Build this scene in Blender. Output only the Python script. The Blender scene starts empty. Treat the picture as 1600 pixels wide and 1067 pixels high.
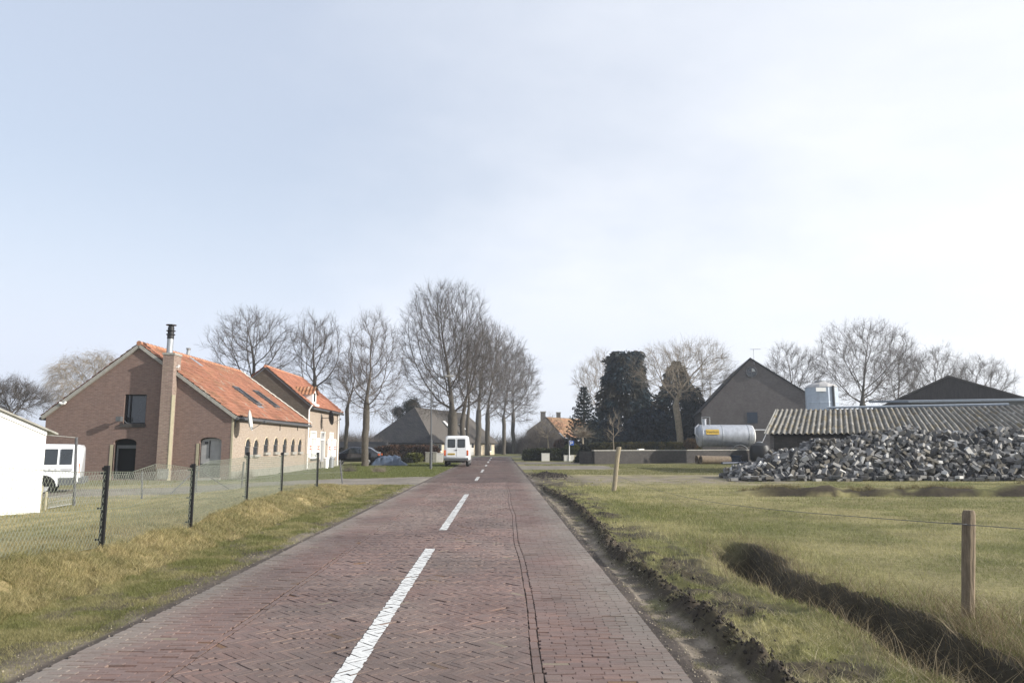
import bpy, math, random
import numpy as np
from mathutils import Vector, Matrix
random.seed(7); RNG = np.random.default_rng(7)
SC = bpy.context.scene; COL = SC.collection

# ------------------------------------------------------------------ camera
FPX, PITCH, YAW, CAMH = 1150.0, math.radians(7.99), math.radians(0.94), 1.6
cam = bpy.data.cameras.new('camera'); camo = bpy.data.objects.new('camera', cam); COL.objects.link(camo)
cam.sensor_width = 36; cam.lens = FPX/1600*36; cam.clip_start = 0.05; cam.clip_end = 5000
camo.location = (0, 0, CAMH); camo.rotation_euler = (math.pi/2+PITCH, 0, -YAW)
SC.camera = camo
CR = camo.rotation_euler.to_matrix()
def ray(px, py): return CR @ Vector(((px-800)/FPX, -(py-533.5)/FPX, -1))
def onY(px, py, Y):
    d = ray(px, py); t = Y/d.y; return Vector((d.x*t, Y, CAMH+d.z*t))
def onX(px, py, X):
    d = ray(px, py); t = X/d.x; return Vector((X, d.y*t, CAMH+d.z*t))
def onZ(px, py, z=0.0):
    d = ray(px, py); t = (z-CAMH)/d.z; return Vector((d.x*t, d.y*t, z))
def onP(px, py, p, n):
    d = ray(px, py); n = Vector(n); c = Vector((0, 0, CAMH)); t = (Vector(p)-c).dot(n)/d.dot(n); return c+d*t

# ------------------------------------------------------------------ light
SUN = Vector((.90, -.25, .385)).normalized()
w = bpy.data.worlds.new('World'); SC.world = w; w.use_nodes = True
nt = w.node_tree; nt.nodes.clear()
def N(t, **k):
    n = nt.nodes.new(t)
    for a, b in k.items(): setattr(n, a, b)
    return n
out = N('ShaderNodeOutputWorld'); bg = N('ShaderNodeBackground'); bg.inputs[1].default_value = 0.095
sky = N('ShaderNodeTexSky', sky_type='NISHITA', sun_disc=False, sun_elevation=math.asin(SUN.z), sun_rotation=math.atan2(SUN.x, SUN.y),
        air_density=1.3, dust_density=1.2, ozone_density=2.2, altitude=0)
geo = N('ShaderNodeTexCoord'); sep = N('ShaderNodeSeparateXYZ'); nt.links.new(geo.outputs['Generated'], sep.inputs[0])
def M(op, a, b=None, c=None):
    n = N('ShaderNodeMath', operation=op)
    for i, v in enumerate((a, b, c)):
        if v is None: continue
        if isinstance(v, (int, float)): n.inputs[i].default_value = v
        else: nt.links.new(v, n.inputs[i])
    return n.outputs[0]
zz = M('ADD', M('MAXIMUM', sep.outputs[2], 0.0), 0.16)
cmb = N('ShaderNodeCombineXYZ'); nt.links.new(M('DIVIDE', sep.outputs[0], zz), cmb.inputs[0]); nt.links.new(M('DIVIDE', sep.outputs[1], zz), cmb.inputs[1])
n1 = N('ShaderNodeTexNoise'); n1.inputs['Scale'].default_value = .62; n1.inputs['Detail'].default_value = 5; n1.inputs['Roughness'].default_value = .5; n1.inputs['Distortion'].default_value = .35
nt.links.new(cmb.outputs[0], n1.inputs['Vector'])
n2 = N('ShaderNodeTexNoise'); n2.inputs['Scale'].default_value = 2.3; n2.inputs['Detail'].default_value = 7; n2.inputs['Roughness'].default_value = .6
nt.links.new(cmb.outputs[0], n2.inputs['Vector'])
cm = M('ADD', M('MULTIPLY', n1.outputs[0], .8), M('MULTIPLY', n2.outputs[0], .2))
side = M('MULTIPLY', M('ADD', sep.outputs[0], -.12), .42)             # thicker veil towards the sun side
cover = N('ShaderNodeMapRange', interpolation_type='SMOOTHSTEP'); nt.links.new(M('ADD', cm, side), cover.inputs[0])
cover.inputs[1].default_value = .25; cover.inputs[2].default_value = .80; cover.inputs[3].default_value = .6; cover.inputs[4].default_value = .93
hor = N('ShaderNodeMapRange', interpolation_type='SMOOTHSTEP'); nt.links.new(sep.outputs[2], hor.inputs[0])
hor.inputs[1].default_value = -.02; hor.inputs[2].default_value = .36; hor.inputs[3].default_value = .95; hor.inputs[4].default_value = 0
cov = M('MINIMUM', M('ADD', cover.outputs[0], M('MULTIPLY', hor.outputs[0], .55)), .97)
cc = N('ShaderNodeMixRGB'); cc.inputs[1].default_value = (5.6, 6.05, 7.05, 1); cc.inputs[2].default_value = (7.15, 7.3, 7.65, 1)
mr = N('ShaderNodeMapRange'); nt.links.new(M('ADD', cm, M('MULTIPLY', sep.outputs[0], .75)), mr.inputs[0]); mr.inputs[1].default_value = .28; mr.inputs[2].default_value = .92
nt.links.new(mr.outputs[0], cc.inputs[0])
mx = N('ShaderNodeMixRGB'); nt.links.new(cov, mx.inputs[0]); nt.links.new(sky.outputs[0], mx.inputs[1]); nt.links.new(cc.outputs[0], mx.inputs[2])
nt.links.new(mx.outputs[0], bg.inputs[0]); nt.links.new(bg.outputs[0], out.inputs[0])
sl = bpy.data.lights.new('sun', 'SUN'); sl.energy = 4.5; sl.angle = math.radians(.6); sl.color = (1, .95, .87)
so = bpy.data.objects.new('sun', sl); COL.objects.link(so); so.rotation_euler = SUN.to_track_quat('Z', 'Y').to_euler(); so.location = (60, -10, 40)
SC.view_settings.view_transform = 'Standard'; SC.view_settings.look = 'None'; SC.view_settings.exposure = 0.66; SC.view_settings.gamma = 1
HAZE = .0006
SC.cycles.max_bounces = 5; SC.cycles.transparent_max_bounces = 8; SC.cycles.volume_bounces = 0

# ------------------------------------------------------------------ helpers
WM = {}
def tag(o, label=None, cat=None, group=None, kind=None):
    if label: o['label'] = label
    if cat: o['category'] = cat
    if group: o['group'] = group
    if kind: o['kind'] = kind
    return o
def thing(name, label, cat, loc=(0, 0, 0), group=None):
    o = bpy.data.objects.new(name, None); COL.objects.link(o); o.location = loc; o.empty_display_size = .3
    WM[o.name] = Vector(loc); tag(o, label, cat, group); return o
class MB:
    def __init__(s): s.v = []; s.f = []; s.m = []
    def add(s, vs, fs, mi=0):
        n = len(s.v); s.v += [tuple(v) for v in vs]; s.f += [tuple(i+n for i in f) for f in fs]; s.m += [mi]*len(fs)
        return s
    def quad(s, a, b, c, d, mi=0): return s.add([a, b, c, d], [(0, 1, 2, 3)], mi)
    def box(s, x0, y0, z0, x1, y1, z1, mi=0):
        v = [(x0, y0, z0), (x1, y0, z0), (x1, y1, z0), (x0, y1, z0), (x0, y0, z1), (x1, y0, z1), (x1, y1, z1), (x0, y1, z1)]
        return s.add(v, [(0, 3, 2, 1), (4, 5, 6, 7), (0, 1, 5, 4), (1, 2, 6, 5), (2, 3, 7, 6), (3, 0, 4, 7)], mi)
    def obox(s, c, ax, ay, az, mi=0):
        c, ax, ay, az = map(Vector, (c, ax, ay, az)); v = []
        for k in (-1, 1):
            for i, j in ((-1, -1), (1, -1), (1, 1), (-1, 1)): v.append(c+ax*i+ay*j+az*k)
        return s.add(v, [(0, 3, 2, 1), (4, 5, 6, 7), (0, 1, 5, 4), (1, 2, 6, 5), (2, 3, 7, 6), (3, 0, 4, 7)], mi)
    def tube(s, pts, r, n=8, mi=0, caps=True):
        pts = [Vector(p) for p in pts]; rs = r if isinstance(r, (list, tuple)) else [r]*len(pts); b = len(s.v); u = None
        for i, p in enumerate(pts):
            d = (pts[min(i+1, len(pts)-1)]-pts[max(i-1, 0)]).normalized()
            if u is None: u = d.cross(Vector((0, 0, 1)) if abs(d.z) < .9 else Vector((1, 0, 0))).normalized()
            else: u = (u-d*u.dot(d)).normalized()
            w2 = d.cross(u)
            for k in range(n):
                a = 2*math.pi*k/n; s.v.append(tuple(p+(u*math.cos(a)+w2*math.sin(a))*rs[i]))
        for i in range(len(pts)-1):
            for k in range(n):
                s.f.append((b+i*n+k, b+i*n+(k+1) % n, b+(i+1)*n+(k+1) % n, b+(i+1)*n+k)); s.m.append(mi)
        if caps:
            s.f.append(tuple(b+k for k in range(n))[::-1]); s.m.append(mi); s.f.append(tuple(b+(len(pts)-1)*n+k for k in range(n))); s.m.append(mi)
        return s
    def lathe(s, c, prof, n=16, axis='z', mi=0):
        pts = []; c = Vector(c); b = len(s.v)
        for (r, h) in prof:
            for k in range(n):
                a = 2*math.pi*k/n; x, y = r*math.cos(a), r*math.sin(a)
                p = Vector((x, y, h)) if axis == 'z' else (Vector((h, x, y)) if axis == 'x' else Vector((x, h, y)))
                s.v.append(tuple(c+p))
        for i in range(len(prof)-1):
            for k in range(n): s.f.append((b+i*n+k, b+i*n+(k+1) % n, b+(i+1)*n+(k+1) % n, b+(i+1)*n+k)); s.m.append(mi)
        s.f.append(tuple(b+k for k in range(n))[::-1]); s.m.append(mi); s.f.append(tuple(b+(len(prof)-1)*n+k for k in range(n))); s.m.append(mi)
        return s
    def poly(s, pts, off, mi=0):   # planar polygon extruded by vector off
        n = len(pts); off = Vector(off); v = [Vector(p) for p in pts]; v += [p+off for p in v]
        f = [tuple(range(n))[::-1], tuple(range(n, 2*n))]+[(i, (i+1) % n, n+(i+1) % n, n+i) for i in range(n)]
        return s.add(v, f, mi)
    def loft(s, rings, mi=0):
        n = len(rings[0]); b = len(s.v)
        for r in rings: s.v += [tuple(p) for p in r]
        for i in range(len(rings)-1):
            for k in range(n): s.f.append((b+i*n+k, b+i*n+(k+1) % n, b+(i+1)*n+(k+1) % n, b+(i+1)*n+k)); s.m.append(mi)
        s.f.append(tuple(b+k for k in range(n))[::-1]); s.m.append(mi); s.f.append(tuple(b+(len(rings)-1)*n+k for k in range(n))); s.m.append(mi)
        return s
    def build(s, name, mats, parent=None, smooth=False, bevel=0, loc=None):
        org = Vector(loc) if loc is not None else (WM[parent.name] if parent else Vector((0, 0, 0)))
        me = bpy.data.meshes.new(name); me.from_pydata([tuple(Vector(v)-org) for v in s.v], [], s.f)
        mats = mats if isinstance(mats, (list, tuple)) else [mats]
        for m in mats: me.materials.append(m)
        if len(mats) > 1: me.polygons.foreach_set('material_index', s.m)
        me.validate()
        import bmesh
        bm = bmesh.new(); bm.from_mesh(me); bmesh.ops.recalc_face_normals(bm, faces=bm.faces); bm.to_mesh(me); bm.free()
        o = bpy.data.objects.new(name, me); COL.objects.link(o)
        if parent: o.parent = parent
        if loc is not None and not parent: o.location = loc
        WM[o.name] = org
        if smooth:
            me.shade_smooth()
            if smooth == 'auto': me.set_sharp_from_angle(angle=math.radians(35))
        if bevel:
            b = o.modifiers.new('bevel', 'BEVEL'); b.width = bevel; b.segments = 2; b.limit_method = 'ANGLE'
        return o
def arrmesh(name, verts, faces_flat, nper, mat, parent=None, cols=None, loc=None, smooth=False):
    """numpy mesh: faces all have nper corners (or nper is an array of face sizes)"""
    org = WM[parent.name] if parent else (Vector(loc) if loc is not None else Vector((0, 0, 0)))
    me = bpy.data.meshes.new(name); V = np.asarray(verts, dtype=np.float32)-np.array(org, dtype=np.float32); F = np.asarray(faces_flat, dtype=np.int32).ravel()
    me.vertices.add(len(V)); me.vertices.foreach_set('co', V.ravel()); me.loops.add(len(F)); me.loops.foreach_set('vertex_index', F)
    if np.isscalar(nper): nf = len(F)//nper; st = np.arange(nf, dtype=np.int32)*nper
    else: nper = np.asarray(nper, dtype=np.int32); nf = len(nper); st = np.concatenate([[0], np.cumsum(nper)[:-1]]).astype(np.int32)
    me.polygons.add(nf); me.polygons.foreach_set('loop_start', st)
    if cols is not None:
        a = me.color_attributes.new('Col', 'FLOAT_COLOR', 'POINT'); c = np.ones((len(V), 4), dtype=np.float32); c[:, :3] = cols; a.data.foreach_set('color', c.ravel())
    me.materials.append(mat); me.update(calc_edges=True); me.validate()
    me.shade_smooth() if smooth else me.shade_flat()
    o = bpy.data.objects.new(name, me); COL.objects.link(o)
    if parent: o.parent = parent
    elif loc is not None: o.location = loc
    WM[o.name] = org
    return o
def copy_tree(src, loc, rz=0, label=None, scale=None):
    r = src.copy(); COL.objects.link(r); r.location = loc; r.rotation_euler = (0, 0, rz)
    if scale: r.scale = scale
    if label: r['label'] = label
    for ch in list(src.children):
        c = ch.copy(); COL.objects.link(c); c.parent = r
        for g in list(ch.children): d = g.copy(); COL.objects.link(d); d.parent = c
    return r
def hsh(ix, iy, s):
    h = np.sin(ix*127.1+iy*311.7+s*74.7)*43758.5453; return h-np.floor(h)
def vn(x, y, sc, s=0):
    x = np.asarray(x, dtype=np.float64)/sc; y = np.asarray(y, dtype=np.float64)/sc; ix = np.floor(x); iy = np.floor(y); fx = x-ix; fy = y-iy
    fx = fx*fx*(3-2*fx); fy = fy*fy*(3-2*fy)
    return (hsh(ix, iy, s)*(1-fx)+hsh(ix+1, iy, s)*fx)*(1-fy)+(hsh(ix, iy+1, s)*(1-fx)+hsh(ix+1, iy+1, s)*fx)*fy
def fbm(x, y, sc, s=0, o=3):
    r = 0; a = .5; t = 0
    for i in range(o): r = r+a*vn(x, y, sc, s+i*13); t += a; a *= .5; sc *= .5
    return r/t
def ss(x, a, b):
    t = np.clip((np.asarray(x, dtype=np.float64)-a)/(b-a), 0, 1); return t*t*(3-2*t)

# ------------------------------------------------------------------ materials
def newmat(name):
    m = bpy.data.materials.new(name); m.use_nodes = True; return m, m.node_tree, m.node_tree.nodes['Principled BSDF']
def simple(name, col, rough=.7, var=.25, scale=6, metal=0, bump=.0, spec=.4, streak=None, coat=0):
    m, t, b = newmat(name); L = t.links.new
    tc = t.nodes.new('ShaderNodeTexCoord'); n = t.nodes.new('ShaderNodeTexNoise'); n.inputs['Scale'].default_value = scale; n.inputs['Detail'].default_value = 6; n.inputs['Roughness'].default_value = .65
    if streak:
        mp = t.nodes.new('ShaderNodeMapping'); mp.inputs['Scale'].default_value = streak; L(tc.outputs['Object'], mp.inputs[0]); L(mp.outputs[0], n.inputs['Vector'])
    else: L(tc.outputs['Object'], n.inputs['Vector'])
    r = t.nodes.new('ShaderNodeValToRGB'); e = r.color_ramp.elements
    e[0].position = .3; e[1].position = .72; e[0].color = (*[c*(1-var) for c in col], 1); e[1].color = (*[min(1, c*(1+var)) for c in col], 1)
    L(n.outputs[0], r.inputs[0]); L(r.outputs[0], b.inputs['Base Color'])
    b.inputs['Roughness'].default_value = rough; b.inputs['Metallic'].default_value = metal; b.inputs['Specular IOR Level'].default_value = spec; b.inputs['Coat Weight'].default_value = coat
    if bump:
        bp = t.nodes.new('ShaderNodeBump'); bp.inputs['Strength'].default_value = bump; bp.inputs['Distance'].default_value = .03; L(n.outputs[0], bp.inputs['Height']); L(bp.outputs[0], b.inputs['Normal'])
    return m
def brick(name, c1, c2, mortar, bw=.22, bh=.065, blotch=(.1, .09, .07), blotch_amt=.35, bump=.5):
    m, t, b = newmat(name); L = t.links.new; nd = t.nodes.new
    tc = nd('ShaderNodeTexCoord'); sp = nd('ShaderNodeSeparateXYZ'); L(tc.outputs['Object'], sp.inputs[0])
    ad = nd('ShaderNodeMath'); ad.operation = 'ADD'; L(sp.outputs[0], ad.inputs[0]); L(sp.outputs[1], ad.inputs[1])
    cb = nd('ShaderNodeCombineXYZ'); L(ad.outputs[0], cb.inputs[0]); L(sp.outputs[2], cb.inputs[1])
    br = nd('ShaderNodeTexBrick'); L(cb.outputs[0], br.inputs['Vector']); br.inputs['Scale'].default_value = 1; br.inputs['Brick Width'].default_value = bw; br.inputs['Row Height'].default_value = bh
    br.inputs['Mortar Size'].default_value = .008; br.inputs['Mortar Smooth'].default_value = .3; br.inputs['Bias'].default_value = 0
    br.inputs['Color1'].default_value = (*c1, 1); br.inputs['Color2'].default_value = (*c2, 1); br.inputs['Mortar'].default_value = (*mortar, 1)
    n = nd('ShaderNodeTexNoise'); n.inputs['Scale'].default_value = .9; n.inputs['Detail'].default_value = 8; n.inputs['Roughness'].default_value = .7; L(tc.outputs['Object'], n.inputs['Vector'])
    mr = nd('ShaderNodeMapRange'); L(n.outputs[0], mr.inputs[0]); mr.inputs[1].default_value = .42; mr.inputs[2].default_value = .75; mr.inputs[3].default_value = 0; mr.inputs[4].default_value = blotch_amt
    mx = nd('ShaderNodeMixRGB'); L(mr.outputs[0], mx.inputs[0]); L(br.outputs[0], mx.inputs[1]); mx.inputs[2].default_value = (*blotch, 1)
    n3 = nd('ShaderNodeTexNoise'); n3.inputs['Scale'].default_value = 14; n3.inputs['Detail'].default_value = 3; mp = nd('ShaderNodeMapping'); mp.inputs['Scale'].default_value = (.35, .35, 1.2); L(tc.outputs['Object'], mp.inputs[0]); L(mp.outputs[0], n3.inputs['Vector'])
    mr3 = nd('ShaderNodeMapRange'); L(n3.outputs[0], mr3.inputs[0]); mr3.inputs[1].default_value = .3; mr3.inputs[2].default_value = .7; mr3.inputs[3].default_value = .82; mr3.inputs[4].default_value = 1.16
    ml = nd('ShaderNodeMixRGB'); ml.blend_type = 'MULTIPLY'; ml.inputs[0].default_value = 1; L(mx.outputs[0], ml.inputs[1]); L(mr3.outputs[0], ml.inputs[2]); L(ml.outputs[0], b.inputs['Base Color'])
    b.inputs['Roughness'].default_value = .9; b.inputs['Specular IOR Level'].default_value = .2
    bp = nd('ShaderNodeBump'); bp.inputs['Strength'].default_value = bump; bp.inputs['Distance'].default_value = .012; bp.invert = True; L(br.outputs['Fac'], bp.inputs['Height']); L(bp.outputs[0], b.inputs['Normal'])
    return m
def colmat(name, rough=.9, nscale=30, amt=.35, spec=.15, bump=0, trans=0, nscale2=None):
    m, t, b = newmat(name); L = t.links.new; nd = t.nodes.new
    at = nd('ShaderNodeAttribute'); at.attribute_name = 'Col'; tc = nd('ShaderNodeTexCoord')
    n = nd('ShaderNodeTexNoise'); n.inputs['Scale'].default_value = nscale; n.inputs['Detail'].default_value = 8; n.inputs['Roughness'].default_value = .75; L(tc.outputs['Object'], n.inputs['Vector'])
    mr = nd('ShaderNodeMapRange'); L(n.outputs[0], mr.inputs[0]); mr.inputs[1].default_value = .3; mr.inputs[2].default_value = .7; mr.inputs[3].default_value = 1-amt; mr.inputs[4].default_value = 1+amt
    ml = nd('ShaderNodeMixRGB'); ml.blend_type = 'MULTIPLY'; ml.inputs[0].default_value = 1; L(at.outputs['Color'], ml.inputs[1]); L(mr.outputs[0], ml.inputs[2])
    o = ml.outputs[0]
    if nscale2:
        n2 = nd('ShaderNodeTexNoise'); n2.inputs['Scale'].default_value = nscale2; n2.inputs['Detail'].default_value = 5; L(tc.outputs['Object'], n2.inputs['Vector'])
        m2 = nd('ShaderNodeMapRange'); L(n2.outputs[0], m2.inputs[0]); m2.inputs[1].default_value = .35; m2.inputs[2].default_value = .65; m2.inputs[3].default_value = .8; m2.inputs[4].default_value = 1.2
        m3 = nd('ShaderNodeMixRGB'); m3.blend_type = 'MULTIPLY'; m3.inputs[0].default_value = 1; L(o, m3.inputs[1]); L(m2.outputs[0], m3.inputs[2]); o = m3.outputs[0]
    L(o, b.inputs['Base Color']); b.inputs['Roughness'].default_value = rough; b.inputs['Specular IOR Level'].default_value = spec
    if bump:
        bp = nd('ShaderNodeBump'); bp.inputs['Strength'].default_value = bump; bp.inputs['Distance'].default_value = .03; L(n.outputs[0], bp.inputs['Height']); L(bp.outputs[0], b.inputs['Normal'])
    if trans:
        tr = nd('ShaderNodeBsdfTranslucent'); L(o, tr.inputs[0]); ms = nd('ShaderNodeMixShader'); ms.inputs[0].default_value = trans
        L(b.outputs[0], ms.inputs[1]); L(tr.outputs[0], ms.inputs[2]); L(ms.outputs[0], t.nodes['Material Output'].inputs[0])
    return m
MT = dict(
    ground=colmat('ground_soil_grass', nscale=9, amt=.38, bump=.6, nscale2=.7),
    paving=colmat('clinker_brick', rough=.62, nscale=45, amt=.22, spec=.35, bump=.12, nscale2=.55),
    paint=simple('road_paint', (.62, .62, .6), .6, .14, 14),
    grass=colmat('grass_blade', rough=.55, nscale=3, amt=.15, spec=.3, trans=.3),
    clod=simple('wet_soil', (.035, .028, .022), .9, .5, 25, bump=.8),
    black=simple('black_steel', (.012, .012, .013), .5, .3, 20), dark=simple('recess_shade', (.008, .008, .009), .9, .2, 5),
    glass=simple('dark_glass', (.02, .025, .03), .08, .2, 2, spec=.8), galv=simple('galvanised_steel', (.36, .38, .4), .42, .2, 8, metal=.5),
    wire=simple('fence_wire_steel', (.2, .22, .17), .6, .2, 10), gwire=simple('galvanised_wire', (.3, .3, .28), .5, .2, 10),
    white=simple('white_paint', (.78, .78, .76), .5, .05, 6), cream=simple('cream_paint', (.33, .3, .21), .7, .12, 5),
    limewash=brick('white_blockwork', (.86, .85, .82), (.84, .83, .8), (.72, .71, .68), .44, .2, (.8, .79, .74), .4, .5), concrete=simple('concrete', (.3, .29, .26), .9, .25, 7, bump=.4),
    plinth=simple('grey_plinth', (.27, .26, .22), .9, .25, 4, bump=.3), mortar=simple('mortar_flashing', (.6, .58, .52), .9, .25, 9, bump=.4),
    gutter=simple('zinc_gutter', (.09, .09, .095), .5, .3, 8), wood=simple('weathered_wood', (.2, .155, .105), .85, .4, 9, bump=.6, streak=(6, 6, .7)),
    woodl=simple('pale_wood', (.28, .235, .16), .8, .3, 9, bump=.4, streak=(6, 6, .8)), greydoor=simple('grey_door', (.3, .3, .3), .8, .15, 4),
    dish=simple('dish_grey', (.5, .5, .48), .5, .1, 4), red=simple('red_paint', (.5, .09, .04), .6, .15, 6), orange=simple('orange_lens', (.6, .12, .03), .25, .15, 4, spec=.6),
    tyre=simple('tyre_rubber', (.015, .015, .016), .85, .3, 20), carpaint=simple('black_car_paint', (.008, .009, .014), .2, .1, 3, spec=.6, coat=.6),
    vanpaint=simple('white_van_paint', (.74, .76, .78), .3, .04, 2, spec=.5, coat=.4), bumper=simple('grey_bumper', (.09, .095, .1), .6, .15, 5),
    hub=simple('silver_hubcap', (.55, .56, .58), .35, .1, 6, metal=.4), plate=simple('yellow_plate', (.6, .4, .04), .5, .1, 10),
    tarp=simple('blue_tarpaulin', (.06, .085, .13), .45, .35, 3, spec=.5), tank=simple('galvanised_tank', (.42, .44, .48), .4, .22, 3, metal=.35, streak=(1, 1, .4)),
    darkroof=brick('dark_roof_tile', (.022, .023, .028), (.04, .039, .043), (.02, .02, .022), .28, .3, (.07, .07, .05), .3, 1.0),
    thatch=simple('grey_roof', (.085, .075, .066), .95, .3, 3, bump=.6, streak=(1, 1, 3)),
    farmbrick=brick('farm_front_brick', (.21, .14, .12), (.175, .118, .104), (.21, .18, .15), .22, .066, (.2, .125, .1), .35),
    sunbrick=brick('farm_brick_sunlit', (.31, .243, .192), (.345, .277, .225), (.4, .36, .31), .22, .066, (.36, .29, .21), .4),  # lighter brick copy: sunlight on the street walls is in its colour
    pierbrick=brick('pier_brick', (.22, .15, .13), (.27, .19, .16), (.3, .27, .22), .22, .066, (.3, .25, .18), .5),
    barnbrick=brick('barn_brick', (.12, .11, .108), (.15, .135, .13), (.16, .15, .145), .22, .066, (.08, .07, .065), .5),
    wallbrick=brick('yard_wall_brick', (.055, .05, .048), (.075, .067, .062), (.08, .077, .075), .24, .1, (.03, .028, .027), .6),  # very dark: shade on the yard wall's front is put into this colour
    creambrick=brick('cream_brick', (.5, .42, .3), (.56, .46, .33), (.5, .45, .38), .22, .07, (.4, .34, .26), .3),
    tiles=colmat('orange_pantile', rough=.8, nscale=7, amt=.2, spec=.25, nscale2=1.2), tiles2=colmat('mossy_pantile', rough=.85, nscale=10, amt=.3, spec=.2),
    asbestos=colmat('corrugated_sheet', rough=.9, nscale=12, amt=.4, spec=.2, nscale2=1.5),
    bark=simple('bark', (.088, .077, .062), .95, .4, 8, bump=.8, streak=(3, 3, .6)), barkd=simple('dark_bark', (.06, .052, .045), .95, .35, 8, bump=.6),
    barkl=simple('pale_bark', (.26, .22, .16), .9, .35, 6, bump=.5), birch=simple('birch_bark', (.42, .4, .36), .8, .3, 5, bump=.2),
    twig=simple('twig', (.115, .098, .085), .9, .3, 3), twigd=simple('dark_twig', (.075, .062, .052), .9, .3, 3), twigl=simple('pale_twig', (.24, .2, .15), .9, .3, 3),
    leafd=colmat('evergreen_leaf', nscale=2, amt=.2, trans=.15), pave=None,
    stone=colmat('paver_stone', rough=.85, nscale=6, amt=.15, spec=.25), planter=simple('pale_planter', (.62, .6, .56), .8, .12, 5),
    bluesign=simple('blue_sign', (.03, .1, .4), .5, .05, 3), label=simple('yellow_label', (.5, .33, .04), .6, .15, 12), text=simple('label_letters', (.1, .06, .01), .7, .1, 10),
    pipe=simple('brown_pipe', (.17, .13, .09), .85, .3, 6, bump=.3), bluepipe=simple('dark_blue_pipe', (.02, .03, .06), .5, .2, 6),
)

# ------------------------------------------------------------------ terrain
def ridge_x(y): return 1.78+.12*np.sin(y*.35+1)+.12*(vn(y, y*0, 1.1, 5)-.5)-.02*np.clip(y-14, 0, 40)*.5
def ditch_c(y): return 3.42+.16*(vn(y, y*0, 2.3, 8)-.5)*2+.05*(vn(y, y*0, .6, 18)-.5)*2
def drive_d(x, y):      # signed cover of the left gravel drive
    P = [(-2.5, 34.2), (-6, 33.2), (-9.2, 30.2), (-11.4, 26.2), (-15, 24.6), (-24, 24.4)]; Wd = [4.6, 3.2, 2.6, 2.6, 3.2, 3.4]
    best = np.full(np.shape(x), -9.0)
    for (a, b, wa, wb) in zip(P[:-1], P[1:], Wd[:-1], Wd[1:]):
        dx, dy = b[0]-a[0], b[1]-a[1]; t = np.clip(((x-a[0])*dx+(y-a[1])*dy)/(dx*dx+dy*dy), 0, 1)
        d = np.hypot(x-a[0]-t*dx, y-a[1]-t*dy); best = np.maximum(best, (wa+(wb-wa)*t)*.9-d)
    return best
def H(x, y):
    x = np.asarray(x, dtype=np.float64); y = np.asarray(y, dtype=np.float64)
    n1, n2 = fbm(x, y, .5, 1), fbm(x, y, 3.5, 2)
    inroad = ss(x, -3.55, -3.3)*(1-ss(x, 1.25, 1.42))*(1-ss(y, 99, 101))
    z = (n2-.5)*.05+(n1-.5)*.05*(np.abs(x+1) < 12)
    z = z*(1-inroad)
    bank = ss(-x, 4.4, 5.45)*(1-.85*ss(-x, 6.5, 10.5)); amp = .30*(1-ss(y, 23, 29))
    z = z+bank*amp*(.8+.5*fbm(x, y, 1.3, 31))+(ss(-x, 4.1, 4.7)-ss(-x, 5.2, 5.8))*(fbm(x, y, .28, 33)-.45)*.16*(y < 29)
    # sod ridge along the right shoulder
    rx = ridge_x(y); ra = (1-ss(y, 24, 30)); sod = ss(x, rx-.05, rx+.06)
    clod = fbm(x, y, .16, 41, 3); z = z+ra*(sod*.03+np.exp(-((x-rx-.1)/.09)**2)*.17*np.clip(clod*1.5-.25, 0, 1)+np.exp(-((x-rx-.52)/.2)**2)*(.16*(clod-.4))*(vn(y, x*0, 2.1, 44) > .35))
    z = z-ra*.02*np.exp(-((x-rx+.2)/.12)**2)+ra*(x > 1.42)*(x < rx)*.022*(fbm(x, y, .14, 77)-.5)
    z = z+ra*(x > rx+.25)*(1-ss(x, 2.9, 3.4))*.085*(fbm(x, y, .3, 78)-.45)
    # ditch along the verge
    dc = ditch_c(y); da = 1-ss(y+(n1-.5), 11.4, 12.6)
    prof = 1-ss(np.abs(x-dc+.16*(fbm(x, y, .45, 79)-.5)), .13, .31+.24*n1); z = z-da*prof*(.5+.12*n1)+da*np.exp(-((x-dc-.5)/.2)**2)*.12*(fbm(x, y, .3, 83)-.4)+da*ss(x, 3.6, 4.4)*.03
    # cross ditch in the field
    cy = 23.6+.5*(fbm(x, y*0, 3, 51)-.5); ca = ss(x, 7.2, 9.4); z = z-ca*(1-ss(np.abs(y-cy), .15, .9))*(.34+.25*fbm(x, y, .7, 53))
    z = z+ca*np.exp(-((y-cy-1.05)/.4)**2)*.42*fbm(x, y, .6, 54)
    # loose mud heap
    z = z+np.exp(-((x-2.5)/.6)**2-((y-39)/1.5)**2)*.22*fbm(x, y, .35, 55)
    z = z-.016*inroad
    return z
def axis(spans):
    a = [spans[0][0]]
    for (s0, s1, d0, d1) in spans:
        p = s0
        while p < s1-1e-6:
            t = (p-s0)/(s1-s0); p += d0+(d1-d0)*t; a.append(min(p, s1))
    return np.unique(np.array(a))
xs = axis([(-700, -60, 60, 12), (-60, -14, 8, .5), (-14, -6, .25, .1), (-6, -3.2, .06, .06), (-3.2, 1.2, .3, .3), (1.2, 4.6, .035, .045), (4.6, 12, .1, .25), (12, 40, .3, 1.2), (40, 100, 2, 10), (100, 700, 15, 60)])
ys = axis([(-60, 2, 12, 1), (2, 4, .3, .06), (4, 14, .045, .07), (14, 30, .08, .16), (30, 60, .25, .8), (60, 130, 1, 3), (130, 900, 5, 60)])
GX, GY = np.meshgrid(xs, ys); GZ = H(GX, GY)
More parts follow.
